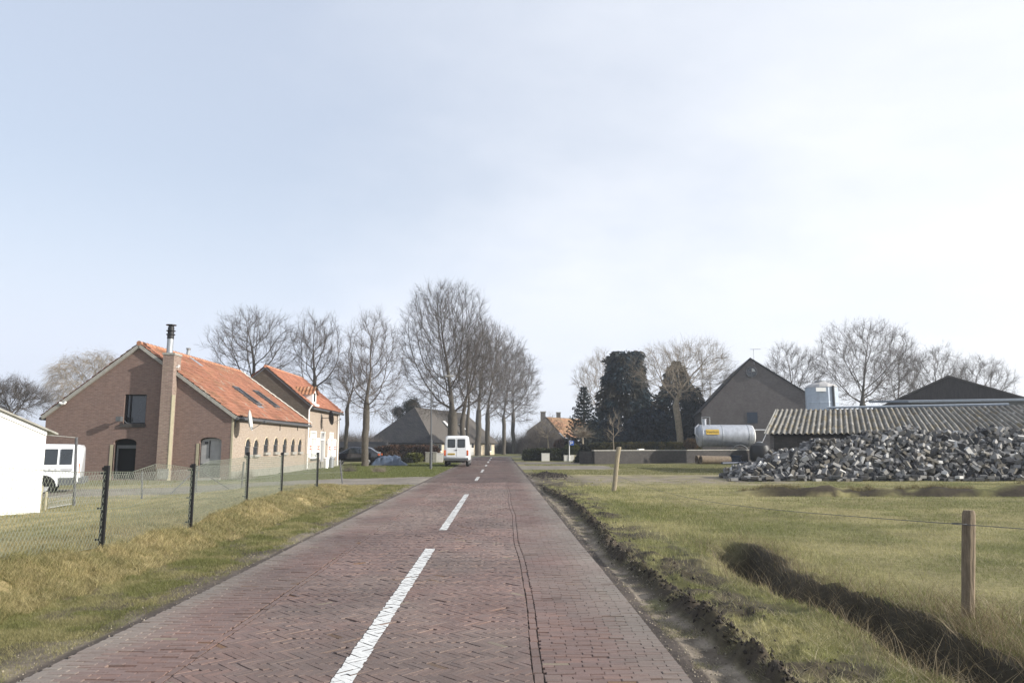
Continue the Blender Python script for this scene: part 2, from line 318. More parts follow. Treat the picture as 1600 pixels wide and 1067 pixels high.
def zone_cols(x, y):
    green = np.array([.11, .112, .04]); pale = np.array([.24, .21, .105]); dry = np.array([.25, .2, .1]); mud = np.array([.035, .028, .021]); sand = np.array([.225, .19, .15]); gravel = np.array([.2, .178, .15]); grey = np.array([.17, .165, .16])
    n = fbm(x, y, 1.6, 61); n2 = fbm(x, y, .35, 62); nb = fbm(x, y, 6, 63)
    def mix(c, col, m): return c*(1-m[..., None])+col*m[..., None]
    c = np.ones(x.shape+(3,))*green
    c = mix(c, pale, np.clip(ss(n, .3, .75)*.65+.12, 0, 1)); c = mix(c, mud*2.2, (x < -3.4)*(x > -5.2)*(y < 32)*ss(n2+.25*n, .62, .78)*.8)
    c = mix(c, pale, (x < -5.4)*(y < 31)*ss(n2+n*.6, .3, .9)*.75)                 # thin paddock lawn
    c = mix(c, dry, ss(-x, 4.45, 4.8)*(1-ss(-x, 5.4, 6.0))*(1-ss(y, 26, 32))*.9)   # dry bank
    # field right, pale band
    c = mix(c, pale, (x > 4)*ss(nb+n2*.3, .45, .8)*.7)
    c = mix(c, dry, (x > 3.4)*ss(y, 14, 17)*(1-ss(y, 20.5, 22.5))*ss(n2, .25, .6)*.35)
    dc = ditch_c(y); da = 1-ss(y, 11.6, 12.8)
    c = mix(c, mud*1.5, da*ss(x, dc-.55, dc-.35)*(1-ss(x, dc+.4, dc+.65))*.92)
    cy = 23.6; c = mix(c, mud, ss(x, 7.2, 9.4)*(1-ss(np.abs(y-cy-.4), .55, .8))*ss(n2+.4*(n-.5), .25, .5)*.97)
    rx = ridge_x(y); ra = 1-ss(y, 28, 34)
    c = mix(c, sand, (1-ss(x, rx-.1, rx+.02))*(x > -1)*(y < 44)); 
    c = mix(c, mud*1.9, (x > 1.35)*(1-ss(x, rx-.05, rx))*ss(x, 1.42, 1.62)*ss(n2, .25, .55)*ra*.75)
    c = mix(c, green, (x > 1.3)*(1-ss(x, rx-.02, rx))*ss(n2, .66, .74)*.6*ra)
    c = mix(c, mud*1.4, ra*ss(x, rx-.09, rx)*(1-ss(x, rx+.12, rx+.35))*.9)
    c = mix(c, mud*1.6, ra*(x > rx)*(1-ss(x, 2.5, 3.0))*ss(fbm(x, y, .6, 64), .47, .58)*.9)
    # right: bare sandy yard
    ym = ss(y+(n-.5)*4, 29.5, 33)*(1-ss(y+(n-.5)*3, 38, 41))*(x > 1.3)*(1-ss(x, 11, 15)); c = mix(c, sand*.95, ym*(.35+.6*ss(n2, .35, .6)))
    c = mix(c, mud*1.5, (x > 1.3)*(1-ss(x, 2.6, 4.4))*ss(y, 27, 31)*(1-ss(y, 42, 46))*ss(n2, .3, .5)*.8)
    pv = ss(y, 48.5, 50)*(1-ss(y+(x-2)*.1, 57.5, 58.5))*(x > 1.2)*(1-ss(x, 7.0+(y-50)*.15, 8.2+(y-50)*.15)); c = mix(c, gravel*.95, pv)
    pv = ss(y, 61, 62)*(1-ss(y, 70, 71))*(x > 1.2)*(1-ss(x, 7, 8)); c = mix(c, gravel*.8, pv)
    # cross road beyond
    c = mix(c, grey, ss(y, 99.3, 99.8)*(1-ss(y, 106, 107))*(1-ss(np.abs(x-14), 22, 23)))
    # left shoulder
    sh = ss(x, -3.65-.35*n2, -3.42); c = mix(c, sand*.85, sh*(x < -2)*(y < 99)*(.4+.6*ss(n2, .3, .55))); c = mix(c, mud*1.8, (x > -3.85)*(x < -3.4)*ss(n, .5, .6)*(y < 30)*.7)
    c = mix(c, gravel*1.0, ss(drive_d(x, y)+(n2-.5)*.5, -.1, .25))
    c = mix(c, np.array([.085, .07, .06]), (x < 1.45)*(x > -3.4)*(y < 99.5))
    far = ss(np.hypot(x, y), 90, 160); c = mix(c, green*1.2, far)
    return c
GC = zone_cols(GX, GY)
nx, ny = len(xs), len(ys); idx = np.arange(nx*ny).reshape(ny, nx)
F = np.stack([idx[:-1, :-1], idx[:-1, 1:], idx[1:, 1:], idx[1:, :-1]], -1).reshape(-1, 4)
g = arrmesh('ground', np.stack([GX, GY, GZ], -1).reshape(-1, 3), F, 4, MT['ground'], cols=GC.reshape(-1, 3), smooth=True); tag(g, kind='structure')

# ------------------------------------------------------------------ brick road
def clip(poly, ax, val, sgn):
    o = []; n = len(poly)
    for i in range(n):
        a, b = poly[i], poly[(i+1) % n]; da, db = sgn*(a[ax]-val), sgn*(b[ax]-val)
        if da >= 0: o.append(a)
        if (da >= 0) != (db >= 0):
            t = da/(da-db); o.append((a[0]+(b[0]-a[0])*t, a[1]+(b[1]-a[1])*t))
    return o
def wob(y): return .02*math.sin(y*.8+.5)+.006*math.sin(y*1.9)
RV, RF, RN, RC = [], [], [], []; PV, PF, PN = [], [], []
DASH = []
for (x0, y0, x1, y1) in ((-9, 0, 672, 857), (686, 828, 732, 772), (744, 751, 0, 745), (755, 738, 0, 733.5), (762, 728, 0, 726), (766, 723, 0, 721), (769, 719, 0, 717.6), (771, 716, 0, 714.6)):
    ya = 2.0 if x0 == -9 else onZ(x0, y0).y; DASH.append((ya, onZ(700, y1).y))
DX0, DX1 = -1.15, -1.0
def undul(x, y): return .012*math.sin(x*1.3+y*.31)+.008*math.sin(y*1.1+x*2)
def put(poly, hc, rowshift=0):
    if len(poly) < 3: return
    cx = sum(p[0] for p in poly)/len(poly); cy = sum(p[1] for p in poly)/len(poly)
    if cy > 100: return
    rr = random.random; near = cy < 32; k = (.925+.05*rr()) if near else .97
    q = [(cx+(p[0]-cx)*k, cy+(p[1]-cy)*k) for p in poly]
    tx, ty, dz = (rr()-.5)*.05, (rr()-.5)*.05, (rr()-.5)*.005
    if rr() < .03: dz -= .008
    zs = [undul(cx, cy)*.0+dz+tx*(p[0]-cx)+ty*(p[1]-cy)-.001 for p in q]
    base = [(.138, .092, .079), (.143, .094, .08), (.134, .091, .08), (.137, .096, .085), (.15, .096, .08), (.126, .086, .074)][int(rr()*6)]
    st_ = .35*float(ss(fbm(cx, cy*.6, .9, 92), .45, .7))
    if rr() < .006: base = (.17, .14, .1)
    if rr() < .003: base = (.12, .065, .03)
    s = 1.1*(.9+.2*rr())*(.78+.44*float(fbm(cx, cy*.5, 1.3, 91))); base = tuple(base[i]*(1-st_)+(.15, .128, .11)[i]*st_ for i in range(3)); e = max(ss(cx, .7, 1.36), ss(-cx, 2.75, 3.35))*(.35+.65*float(fbm(cx, cy, .4, 71))); e = float(min(.93, e*1.25))
    base = (base[0]*.99, base[1]*.97, base[2]*.95); c = [base[i]*s*(1-e)+(.2, .172, .145)[i]*e for i in range(3)]
    b = len(RV); n = len(q); RV.extend((q[i][0], q[i][1], zs[i]) for i in range(n)); RC.extend([c]*n); RF.extend(range(b, b+n)); RN.append(n)
    if near:
        q2 = [(cx+(p[0]-cx)*.99, cy+(p[1]-cy)*.99) for p in poly]
        b2 = len(RV); RV.extend((q2[i][0], q2[i][1], zs[i]-.006) for i in range(n)); RC.extend([[v*.9 for v in c]]*n)
        b3 = len(RV); RV.extend((q2[i][0], q2[i][1], -.05) for i in range(n)); RC.extend([[.085, .07, .06]]*n)
        for i in range(n):
            j = (i+1) % n; RF.extend((b+i, b2+i, b2+j, b+j)); RN.append(4); RF.extend((b2+i, b3+i, b3+j, b2+j)); RN.append(4)
    if hc and DX0-.15 < cx < DX1+.15:
        for (ya, yb) in DASH:
            if ya-.2 < cy < yb+.2:
                jit = (rr()-.5)*.014; pp = clip(clip(clip(clip(q, 0, DX0+jit, 1), 0, DX1+jit, -1), 1, ya, 1), 1, yb, -1)
                if len(pp) >= 3:
                    b = len(PV); PV.extend((p[0], p[1], .004+dz+tx*(p[0]-cx)+ty*(p[1]-cy)) for p in pp); PF.extend(range(b, b+len(pp))); PN.append(len(pp))
W_, n_ = .051, 4; c45 = math.sqrt(.5)
XL, XR = -2.28, .26
lim = int(110/W_)+10
# herringbone, turned 45 degrees to the road
JW = int(2.8/W_/c45)
for i in range(0, int(72/W_*c45)+JW):
    for j in range(int(-72/W_*c45)-JW, 10):
        # zigzag courses run across the road
        if not (i+j)*W_*c45 > XL-.3 or (i+j)*W_*c45 > XR+.3: continue
        u, v = i*W_, j*W_; x = (u+v)*c45; y = (u-v)*c45
        if x < XL-.25 or x > XR+.25 or y < 3.2 or y > 72: continue
        k = (i-j) % 8
        if k == 0: r = (u, v, u+.204, v+W_)
        elif k == 7: r = (u, v, u+W_, v+.204)
        else: continue
        P4 = [((a+b)*c45, (a-b)*c45) for a, b in ((r[0], r[1]), (r[2], r[1]), (r[2], r[3]), (r[0], r[3]))]
        wv = wob(y)
        put([(p[0]+0, p[1]) for p in clip(clip(P4, 0, XL+wv*.5, 1), 0, XR+wv, -1)], True)
def strip(x0, x1, y0, y1, L, wfun=None):
    y = y0; row = 0
    while y < y1:
        x = x0-(L/2 if row % 2 else 0)+random.uniform(-.02, .02)
        wv = wfun(y) if wfun else 0; wj = wob(y)*.4
        while x < x1:
            a, b = max(x, x0)+wv, min(x+L, x1)+wv*(.2 if x+L > x1-.01 else 1)
            if b-a > .03: put([(a, y+wj*.2), (b, y+wj*.2), (b, y+W_+wj*.2), (a, y+W_+wj*.2)], False)
            x += L
        y += W_; row += 1
W_ = .054
strip(.34, 1.33, 3.2, 72, .206, wob); strip(-3.28, -2.355, 3.2, 72, .206, lambda y: wob(y)*.5)
y = 3.2
while y < 72:
    j1, j2, j3 = random.uniform(-.005, .005), random.uniform(-.005, .005), random.uniform(.185, .2)
    put([(XR+.009+wob(y)+j1, y), (XR+.073+wob(y)+j1, y), (XR+.073+wob(y+.1)+j2, y+j3), (XR+.009+wob(y+.1)+j2, y+j3)], False)
    put([(XL-.064+wob(y)*.5+j2, y), (XL-.01+wob(y)*.5+j2, y), (XL-.01+wob(y+.1)*.5+j1, y+j3), (XL-.064+wob(y+.1)*.5+j1, y+j3)], False); y += .21
# beyond 72 m the courses are wider than can be told apart
y = 72
while y < 100:
    x = -3.3
    while x < 1.33: put([(x, y), (x+.2, y), (x+.2, y+.2), (x, y+.2)], False); x += .2
    for (ya, yb) in DASH:
        if ya < y < yb: b = len(PV); PV.extend([(DX0, y, .006), (DX1, y, .006), (DX1, y+.19, .006), (DX0, y+.19, .006)]); PF.extend(range(b, b+4)); PN.append(4)
    y += .2
r = arrmesh('road', RV, RF, RN, MT['paving'], cols=np.array(RC)); tag(r, kind='structure')
pm = arrmesh('road_marking', PV, PF, PN, MT['paint']); tag(pm, kind='structure')

# ------------------------------------------------------------------ farmhouse on the left
YG = onZ(357, 750).y; XW = -12.35                      # gable plane, street wall plane
def gz(px, py, y=None): return onY(px, py, y or YG)
def arch(c0, c1, zb, zt, n=8, rise=.35):              # arched outline in (h, z)
    w_ = (c1-c0)/2; m_ = (c0+c1)/2; k = rise*w_; o = [(c0, zb), (c1, zb)]
    for i in range(n+1):
        a = math.pi*i/n; o.append((m_+w_*math.cos(a), zt-k+k*math.sin(a)))
    return o
def pantiles(name, p0, eu, es, Lu, Ls, nrm, mat, parent, mossy=.15, pitch=.215, row=.31, base=(.42, .155, .075)):
    """real pantile surface: waves along eu (ridge direction), lapped rows down es"""
    p0, eu, es, nrm = map(lambda q: np.array(q, dtype=float), (p0, eu, es, nrm))
    nu = int(Lu/pitch)*7+1; us = np.linspace(0, Lu, nu); nr = max(1, int(Ls/row)); ss_, hs = [], []
    for i in range(nr):
        a, b = Ls*i/nr, Ls*(i+1)/nr; ss_ += [a+.001, b]; hs += [0, .035]
    ss_ = np.array(ss_); hs = np.array(hs); U, S = np.meshgrid(us, ss_); ph = (U/pitch) % 1
    wave = .035*np.maximum(0, np.sin(ph*2*np.pi))**.8-.012*np.maximum(0, -np.sin(ph*2*np.pi))
    rowi = np.repeat(np.arange(nr), 2)[:, None]*np.ones_like(U); coli = np.floor(U/pitch)
    jit = (hsh(coli, rowi, 3)-.5)*.02
    Hh = wave+hs[:, None]+jit+.05*(fbm(U, S, 2.5, 9)-.5)
    P = p0+U[..., None]*eu+S[..., None]*es+Hh[..., None]*nrm
    b0 = np.array(base); t = hsh(coli, rowi, 7); c = np.ones(U.shape+(3,))*b0*(.91+.18*t)[..., None]
    c *= (1-.45*((hsh(coli, rowi, 17) > .985)))[..., None]
    m1 = fbm(U, S, .8, 21); m2 = fbm(U*.5, S*2.5, .5, 22); mm = np.clip(ss(m1*.5+m2*.5, .45, .85)*mossy*3, 0, .5)[..., None]
    c = c*(1-mm)+np.array([.19, .15, .08])*mm
    m3 = (fbm(U, S, .25, 25) > .79)[..., None]*.6*(mossy > .05); c = c*(1-m3)+np.array([.36, .33, .27])*m3
    n0, n1_ = U.shape; ix = np.arange(n0*n1_).reshape(n0, n1_); Fq = np.stack([ix[:-1, :-1], ix[:-1, 1:], ix[1:, 1:], ix[1:, :-1]], -1).reshape(-1, 4)
    return arrmesh(name, P.reshape(-1, 3), Fq, 4, mat, parent=parent, cols=c.reshape(-1, 3))

Lg, Ap, Rg = gz(72, 652), gz(219, 541), gz(356, 647)
eavez = (Lg.z+Rg.z)/2; XLg, XA, ZA = Lg.x, Ap.x, Ap.z
Yj = onX(480, 740, XW).y                                # where the two houses meet
Yj = XW/((480-781)/1150.0)*-1 if False else onX(480, 700, XW).y
Ye = onX(528.5, 690, XW).y
farm = thing('farm_barn', 'long brick stable wing with arched openings, orange roof and chimney pier on its gable', 'barn', (XW, YG, 0))
def hole_wall(name, outline, holes, tof, depth, mat, parent):
    """wall face with real openings: outline and holes in (h, z); tof maps (h, z, d) to world"""
    from mathutils.geometry import tessellate_polygon
    loops = [[Vector((h, z, 0)) for h, z in outline]]+[[Vector((h, z, 0)) for h, z in hl] for hl in holes]
    tris = tessellate_polygon(loops); flat = [p for l in loops for p in l]; mb = MB()
    mb.add([tof(p.x, p.y, 0) for p in flat], [tuple(t) for t in tris])
    for hl in holes:
        n = len(hl)
        for i in range(n):
            a, b = hl[i], hl[(i+1) % n]; mb.quad(tof(*a, 0), tof(*b, 0), tof(*b, depth), tof(*a, depth))
    n = len(outline)
    return mb.build(name, mat, parent)
gw = lambda h, z, d: (h, YG+d, z)
win = (gz(195.5, 616), gz(226.5, 662)); d1 = (gz(178, 685), gz(209, 753)); d2 = (gz(312, 683), gz(343, 749))
W1 = [(win[0].x, win[1].z), (win[1].x, win[1].z), (win[1].x, win[0].z), (win[0].x, win[0].z)]
A1 = arch(d1[0].x, d1[1].x, .04, d1[0].z); A2 = arch(d2[0].x, d2[1].x, .12, d2[0].z)
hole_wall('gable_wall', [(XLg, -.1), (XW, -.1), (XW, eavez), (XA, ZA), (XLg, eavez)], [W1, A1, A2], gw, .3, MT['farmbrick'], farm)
sw = lambda h, z, d: (XW-d, h, z)
SW = []; SWP = [(205, 258, 603, 752), (285, 338, 610, 752), (390, 437, 592, 730), (487, 527, 593, 727), (578, 613, 598, 733), (658, 692, 602, 727), (727, 758, 604, 725)]
for (a, b, t_, b_) in SWP:
    p, q = onX(350+a/6.275, 590+t_/6.275, XW), onX(350+b/6.275, 590+b_/6.275, XW); ym = (p.y+q.y)/2; wd = .38
    SW.append((ym-wd, ym+wd, q.z, p.z))
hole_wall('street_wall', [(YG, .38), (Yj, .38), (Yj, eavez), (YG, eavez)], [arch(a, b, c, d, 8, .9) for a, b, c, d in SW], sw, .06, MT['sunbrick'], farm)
MB().box(XW-.3, YG+.02, -.1, XW+.035, Yj, .38).build('plinth', MT['plinth'], farm)
MB().box(XLg, YG+.02, -.1, XLg+.3, Yj, eavez-.1).box(XLg, Yj-.3, -.1, XW-.32, Yj, eavez-.1).box(XLg+.3, YG+.6, 2.42, XW-.3, Yj-.3, 2.5).build('rear_wall', MT['farmbrick'], farm)
# corner quoin strip, cream jambs
for (h0, h1, z1) in ((d1[0].x-.14, d1[0].x, d1[0].z-.28), (d2[0].x-.12, d2[0].x, d2[0].z-.28)):
    MB().box(h0, YG-.02, 0, h1, YG+.1, z1).build('door_jamb', MT['cream'], farm)
MB().box(XW-.07, YG-.012, .0, XW+.012, YG+.06, eavez-.05).build('corner_strip', MT['cream'], farm)
# window and doors in the gable
wf = MB(); x0, x1, z0, z1 = win[0].x, win[1].x, win[1].z, win[0].z
for b in ((x0, z0, x0+.07, z1), (x1-.07, z0, x1, z1), (x0+.07, z0, x1-.07, z0+.06), (x0+.07, z1-.06, x1-.07, z1), (x0+.2, z0+.06, x0+.24, z1-.06)): wf.box(b[0], YG+.12, b[1], b[2], YG+.17, b[3])
wfo = wf.build('window', MT['black'], farm); MB().box(x0+.05, YG+.18, z0+.03, x1-.05, YG+.2, z1-.03).build('pane', MT['glass'], wfo)
MB().box(x0-.12, YG-.07, z0-.16, x1+.03, YG+.12, z0-.0025).build('window_sill', MT['wallbrick'], farm)
dd = MB(); dd.poly([(h, YG+.24, z) for h, z in arch(d1[0].x-.02, d1[1].x+.02, .03, d1[0].z+.02)], (0, .05, 0)); do = dd.build('door', MT['dark'], farm)  # black sheet puts the shade of this doorway recess into colour
MB().box(d1[0].x+.1, YG+.14, .05, d1[0].x+.17, YG+.2, d1[0].z-.45).box(d1[0].x+.1, YG+.14, d1[0].z-.45, d1[1].x-.02, YG+.2, d1[0].z-.3).build('frame', MT['bumper'], do)
dd = MB(); dd.poly([(h, YG+.16, z) for h, z in arch(d2[0].x+.04, d2[1].x-.01, .75, d2[0].z-.03)], (0, .05, 0)); do = dd.build('door', MT['greydoor'], farm); do['label'] = 'pale grey arched door with dark lower part'
MB().box(d2[0].x+.02, YG+.17, .1, d2[1].x-.02, YG+.22, .75).build('lower_panel', MT['bumper'], do)
MB().box(d2[0].x+.42, YG+.12, 1.0, d2[0].x+.45, YG+.16, 1.8).box(d2[0].x+.2, YG+.12, d2[0].z-.3, d2[0].x+.34, YG+.16, d2[0].z-.2).build('hinge', MT['black'], do)
MB().box(d2[0].x-.2, YG-.2, 0, d2[1].x+.05, YG, .1).build('doorstep', MT['concrete'], farm)
# window bars on the street side
for i, (a, b, c, d) in enumerate(SW):
    m = MB(); m.poly([(XW-.05, y_, z_) for y_, z_ in arch(a-.01, b+.01, c-.01, d+.01, 8, .9)], (-.03, 0, 0)); o = m.build('stable_window', MT['glass'], farm)
    m = MB()
    for t_ in (.25, .5, .75): m.box(XW-.045, a+(b-a)*t_-.012, c, XW-.02, a+(b-a)*t_+.012, d-.05)
    m.box(XW-.046, a, (c+d)/2-.015, XW-.018, b, (c+d)/2+.015)
    m.build('window_bars', MT['bumper'], o)
    m = MB(); n = 8; mid = (a+b)/2; hw = (b-a)/2
    pts = [(XW+.012, mid+(hw+.06)*math.cos(math.pi*k/n), d-.9*hw+(.9*hw+.06)*math.sin(math.pi*k/n)) for k in range(n+1)]
    for p, q in zip(pts[:-1], pts[1:]): m.tube([p, q], .035, 4)
    m.build('arch_trim', MT['creambrick'], o)
    MB().box(XW-.1, a-.04, c-.13, XW+.13, b+.06, c-.003).build('sill', MT['concrete'], o)
for px in (437, 464.5):
    p = onX(px, 672, XW); MB().box(XW, p.y-.02, p.z-.02, XW+.03, p.y+.02, p.z+.42).build('wall_anchor', MT['black'], farm)
# roof: two pantile slopes, bargeboards, ridge, gutter
def slope_geo(xe, xr, ze, zr): v = Vector((xe-xr, 0, ze-zr)); return v.normalized(), v.length
over = .18
for sgn, xe in ((1, XW), (-1, XLg)):
    e, L_ = slope_geo(xe, XA, eavez, ZA); nrm = Vector((-e.z*sgn*1.0, 0, abs(e.x))) if sgn > 0 else Vector((e.z, 0, abs(e.x)))
    nrm = Vector((sgn*abs(e.z), 0, abs(e.x)))
    p0 = Vector((XA, YG-.12, ZA))+nrm*.1
    pantiles('roof', p0, (0, 1, 0), e, Yj-YG+.12-.003, L_+over, nrm, MT['tiles'], farm, mossy=.13, base=(.28, .128, .082))
    m = MB(); a = Vector((XA, 0, ZA)); b = a+e*(L_+over)   # deck under the tiles
    m.add([(a.x, YG+.004, a.z), (b.x, YG+.004, b.z), (b.x, Yj, b.z), (a.x, Yj, a.z), (a.x+nrm.x*.07, YG+.004, a.z+nrm.z*.07), (b.x+nrm.x*.07, YG+.004, b.z+nrm.z*.07), (b.x+nrm.x*.07, Yj, b.z+nrm.z*.07), (a.x+nrm.x*.07, Yj, a.z+nrm.z*.07)], [(0, 1, 2, 3), (4, 5, 6, 7), (0, 1, 5, 4), (1, 2, 6, 5), (2, 3, 7, 6), (3, 0, 4, 7)])
    m.build('roof_deck', MT['bumper'], farm)
    m = MB(); c = a+e*(L_+over)
    for (o0, o1, yy0, yy1) in ((-.06, .085, YG-.13, YG-.004),): m.add([(a.x+nrm.x*o0, yy0, a.z+nrm.z*o0), (c.x+nrm.x*o0, yy0, c.z+nrm.z*o0), (c.x+nrm.x*o0, yy1, c.z+nrm.z*o0), (a.x+nrm.x*o0, yy1, a.z+nrm.z*o0), (a.x+nrm.x*o1, yy0, a.z+nrm.z*o1), (c.x+nrm.x*o1, yy0, c.z+nrm.z*o1), (c.x+nrm.x*o1, yy1, c.z+nrm.z*o1), (a.x+nrm.x*o1, yy1, a.z+nrm.z*o1)], [(0, 1, 2, 3), (4, 5, 6, 7), (0, 1, 5, 4), (1, 2, 6, 5), (2, 3, 7, 6), (3, 0, 4, 7)])
    m.build('bargeboard', MT['concrete'], farm)
    g0 = Vector((c.x+sgn*.05, 0, c.z-.02)); MB().tube([(g0.x, YG-.1, g0.z), (g0.x, Yj-.01, g0.z-.03)], .075, 8).build('gutter', MT['gutter'], farm)
m = MB(); k = int((Yj-YG)/.38)
for i in range(k):
    y_ = YG-.14+(Yj-YG+.14)*i/k; m.tube([(XA, y_, ZA+.13), (XA, y_+.4, ZA+.115+random.uniform(-.008, .008))], [.12, .105], 8)
m.build('ridge_tiles', simple('ridge_tile', (.4, .2, .12), .85, .4, 5), farm)
# roof lights and vent pipe
e, L_ = slope_geo(XW, XA, eavez, ZA); NR = Vector((abs(e.z), 0, abs(e.x))); PR = Vector((XA, YG, ZA))+NR*.14
for (cx_, cy_) in ((385.5, 619.5), (415.8, 624.3)):
    c = onP(cx_, cy_, PR, NR); m = MB(); ey = Vector((0, 1, 0)); hw, hl = .42, .78
    for (o1, o2, a_, b_) in ((0, -hl, hw, .06), (0, hl, hw, .06), (-hw, 0, .06, hl+.06), (hw, 0, .06, hl+.06)): m.obox(c+ey*o1+e*o2+NR*.04, ey*a_, e*b_, NR*.05)
    o = m.build('roof_window', MT['gutter'], farm); MB().obox(c+NR*.03, ey*(hw-.05), e*(hl-.05), NR*.025).build('pane', MT['glass'], o)
    MB().obox(c+e*(hl+.17)+NR*.0, ey*(hw+.06), e*.09, NR*.012).build('flashing', MT['galv'], o)
c = onP(294, 556, PR, NR); m = MB(); m.tube([c-NR*.05, c+Vector((0, 0, .3)), c+Vector((0, 0, .42))], [.09, .09, .13], 10); m.obox(c+e*.45, (0, .22, 0), e*.5, NR*.02)
m.build('vent_pipe', MT['galv'], farm)
# chimney pier with steel flue
py = YG-.46; pl, pr = gz(252, 600, py), gz(269.5, 600, py); zt = gz(260, 551, py).z
m = MB(); m.box(pl.x, py, -.1, pr.x, YG-.003, ZA-2.2); pier = m.build('chimney_pier', MT['pierbrick'], farm)
m = MB(); m.box(pl.x, py, ZA-2.2, pr.x, YG+.3, zt-.1); m.build('chimney_stack', MT['pierbrick'], farm)
MB().box(pl.x-.03, py-.03, zt-.1, pr.x+.03, YG+.33, zt).build('chimney_cap', MT['concrete'], farm)
MB().box(pr.x, py-.012, 0, pr.x+.035, YG-.15, ZA-2.3).build('pier_lit_side', MT['cream'], farm)  # cream slab: sunlight on the pier's right side, put into its colour
fx, fy = gz(266, 530, py+.3).x, py+.32; zf = gz(266, 507, fy).z; dz_ = zf-zt
fl = MB().lathe((fx, fy, zt), [(.14, 0), (.14, dz_*.56), (.13, dz_*.56)], 16).build('flue_pipe', MT['galv'], farm, smooth='auto')
MB().lathe((fx, fy, zt+dz_*.5), [(.15, 0), (.15, dz_*.12), (.2, dz_*.14), (.2, dz_*.16), (.14, dz_*.18), (.14, dz_*.25), (.21, dz_*.27), (.21, dz_*.285), (.14, dz_*.3), (.14, dz_*.4), (.12, dz_*.4), (.12, dz_*.45), (.23, dz_*.465), (.23, dz_*.49), (.05, dz_*.5)], 16).build('cowl', MT['black'], fl, smooth='auto')
p = gz(246.5, 732, py), gz(263, 748, py); MB().box(p[0].x, py-.03, p[1].z, p[1].x, py-.002, p[0].z, ).build('meter_panel', MT['concrete'], farm)
p = gz(187, 655, YG-.25); m = MB(); m.box(p.x-.1, YG-.42, p.z-.09, p.x+.12, YG-.2, p.z+.12); m.box(p.x-.02, YG-.2, p.z-.02, p.x+.03, YG, p.z+.03); m.tube([(p.x+.1, YG-.05, p.z-.05), (p.x+.25, YG-.04, p.z-.18), (p.x+.5, YG-.04, p.z-.22)], .02, 6)
m.build('wall_lamp', MT['bumper'], farm)
for (a_, b_) in ((97, 631), (274.5, 574)):
    p = gz(a_, b_, YG-.15); MB().tube([p-Vector((.12, 0, -.06)), p, p+Vector((.1, 0, .02)), p+Vector((.16, 0, .1))], .055, 8).build('gable_clip', MT['white'], farm)  # small white clips fixed at the gable, not lamps
# satellite dishes
def sat(px, py, mat, lab, parent, X):
    p = onX(px, py, X+.62); m = MB()
    n = Vector((.97, .16, .15)).normalized() if parent is farm else Vector((.82, .55, .12)).normalized()
    u = n.cross(Vector((0, 0, 1))).normalized(); v = n.cross(u); rings = []
    for (r_, h_) in ((.02, 0), (.2, .015), (.34, .05), (.43, .085), (.45, .1), (.44, .085), (.3, .02), (.02, -.02)):
        rings.append([p+(u*math.cos(a)+v*math.sin(a)*1.1)*r_+n*h_ for a in [2*math.pi*k/20 for k in range(20)]])
    m.loft(rings); o = m.build('satellite_dish', mat, parent, smooth='auto'); o['label'] = lab
    m = MB().tube([(X, p.y+.02, p.z), p-n*.04], .025, 6); m.tube([(X, p.y+.02, p.z-.3), (X, p.y+.02, p.z+.3)], .035, 6); m.tube([p-v*-.45+n*.05, p+n*.55+Vector((.15, 0, -.15))], .014, 5); m.obox(p+n*.58+Vector((.16, 0, -.14)), (.05, 0, 0), (0, .07, 0), (0, 0, .05))
    m.build('dish_arm', MT['bumper'], o)
sat(388.5, 657, MT['dish'], 'pale grey satellite dish near the roof corner', farm, XW)

# house adjoining
X2 = XW+.06; z2 = onX(483, 634, X2).z; z2 = (z2+onX(531, 643.5, X2).z)/2+.02
ap2 = onY(415, 575, Yj); XA2, ZA2 = ap2.x, ap2.z; XL2 = 2*XA2-X2
hs = thing('brick_house', 'taller brick house with white dormer and red and white shutters, joined to the stable wing', 'house', (X2, Yj, 0))
def px2(a, b, c=None): return onX(350+a/6.275, 590+b/6.275, X2 if c is None else c)
o1 = [px2(848, 520), px2(898, 790)]; o2 = [px2(947, 527), px2(980, 895)]; o3 = [px2(1035, 535), px2(1065, 785)]
hol = []
for (p, q) in (o1, o2, o3): hol.append([(p.y, q.z), (q.y, q.z), (q.y, p.z), (p.y, p.z)])
hole_wall('street_wall', [(Yj, .45), (Ye, .45), (Ye, z2), (Yj, z2)], [h if h[0][1] > .46 else [(h[0][0], .47), (h[1][0], .47), h[2], h[3]] for h in hol], lambda h, z, d: (X2-d, h, z), .15, MT['sunbrick'], hs)
MB().box(X2-.3, Yj+.003, -.1, X2+.03, Ye, .45).build('plinth', MT['plinth'], hs)
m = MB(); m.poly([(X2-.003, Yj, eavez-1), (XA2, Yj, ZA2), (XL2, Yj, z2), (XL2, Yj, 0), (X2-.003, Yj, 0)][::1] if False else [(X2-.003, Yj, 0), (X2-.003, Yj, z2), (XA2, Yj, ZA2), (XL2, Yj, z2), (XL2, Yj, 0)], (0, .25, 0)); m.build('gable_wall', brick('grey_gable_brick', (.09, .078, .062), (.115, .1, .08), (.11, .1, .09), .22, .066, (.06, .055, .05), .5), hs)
m = MB(); m.poly([(X2-.16, Ye-.25, 0), (X2-.16, Ye-.25, z2), (XA2, Ye-.25, ZA2), (XL2, Ye-.25, z2), (XL2, Ye-.25, 0)], (0, .25, 0)); m.box(XL2, Yj+.25, 0, XL2+.25, Ye-.25, z2-.05); m.build('rear_wall', MT['farmbrick'], hs)
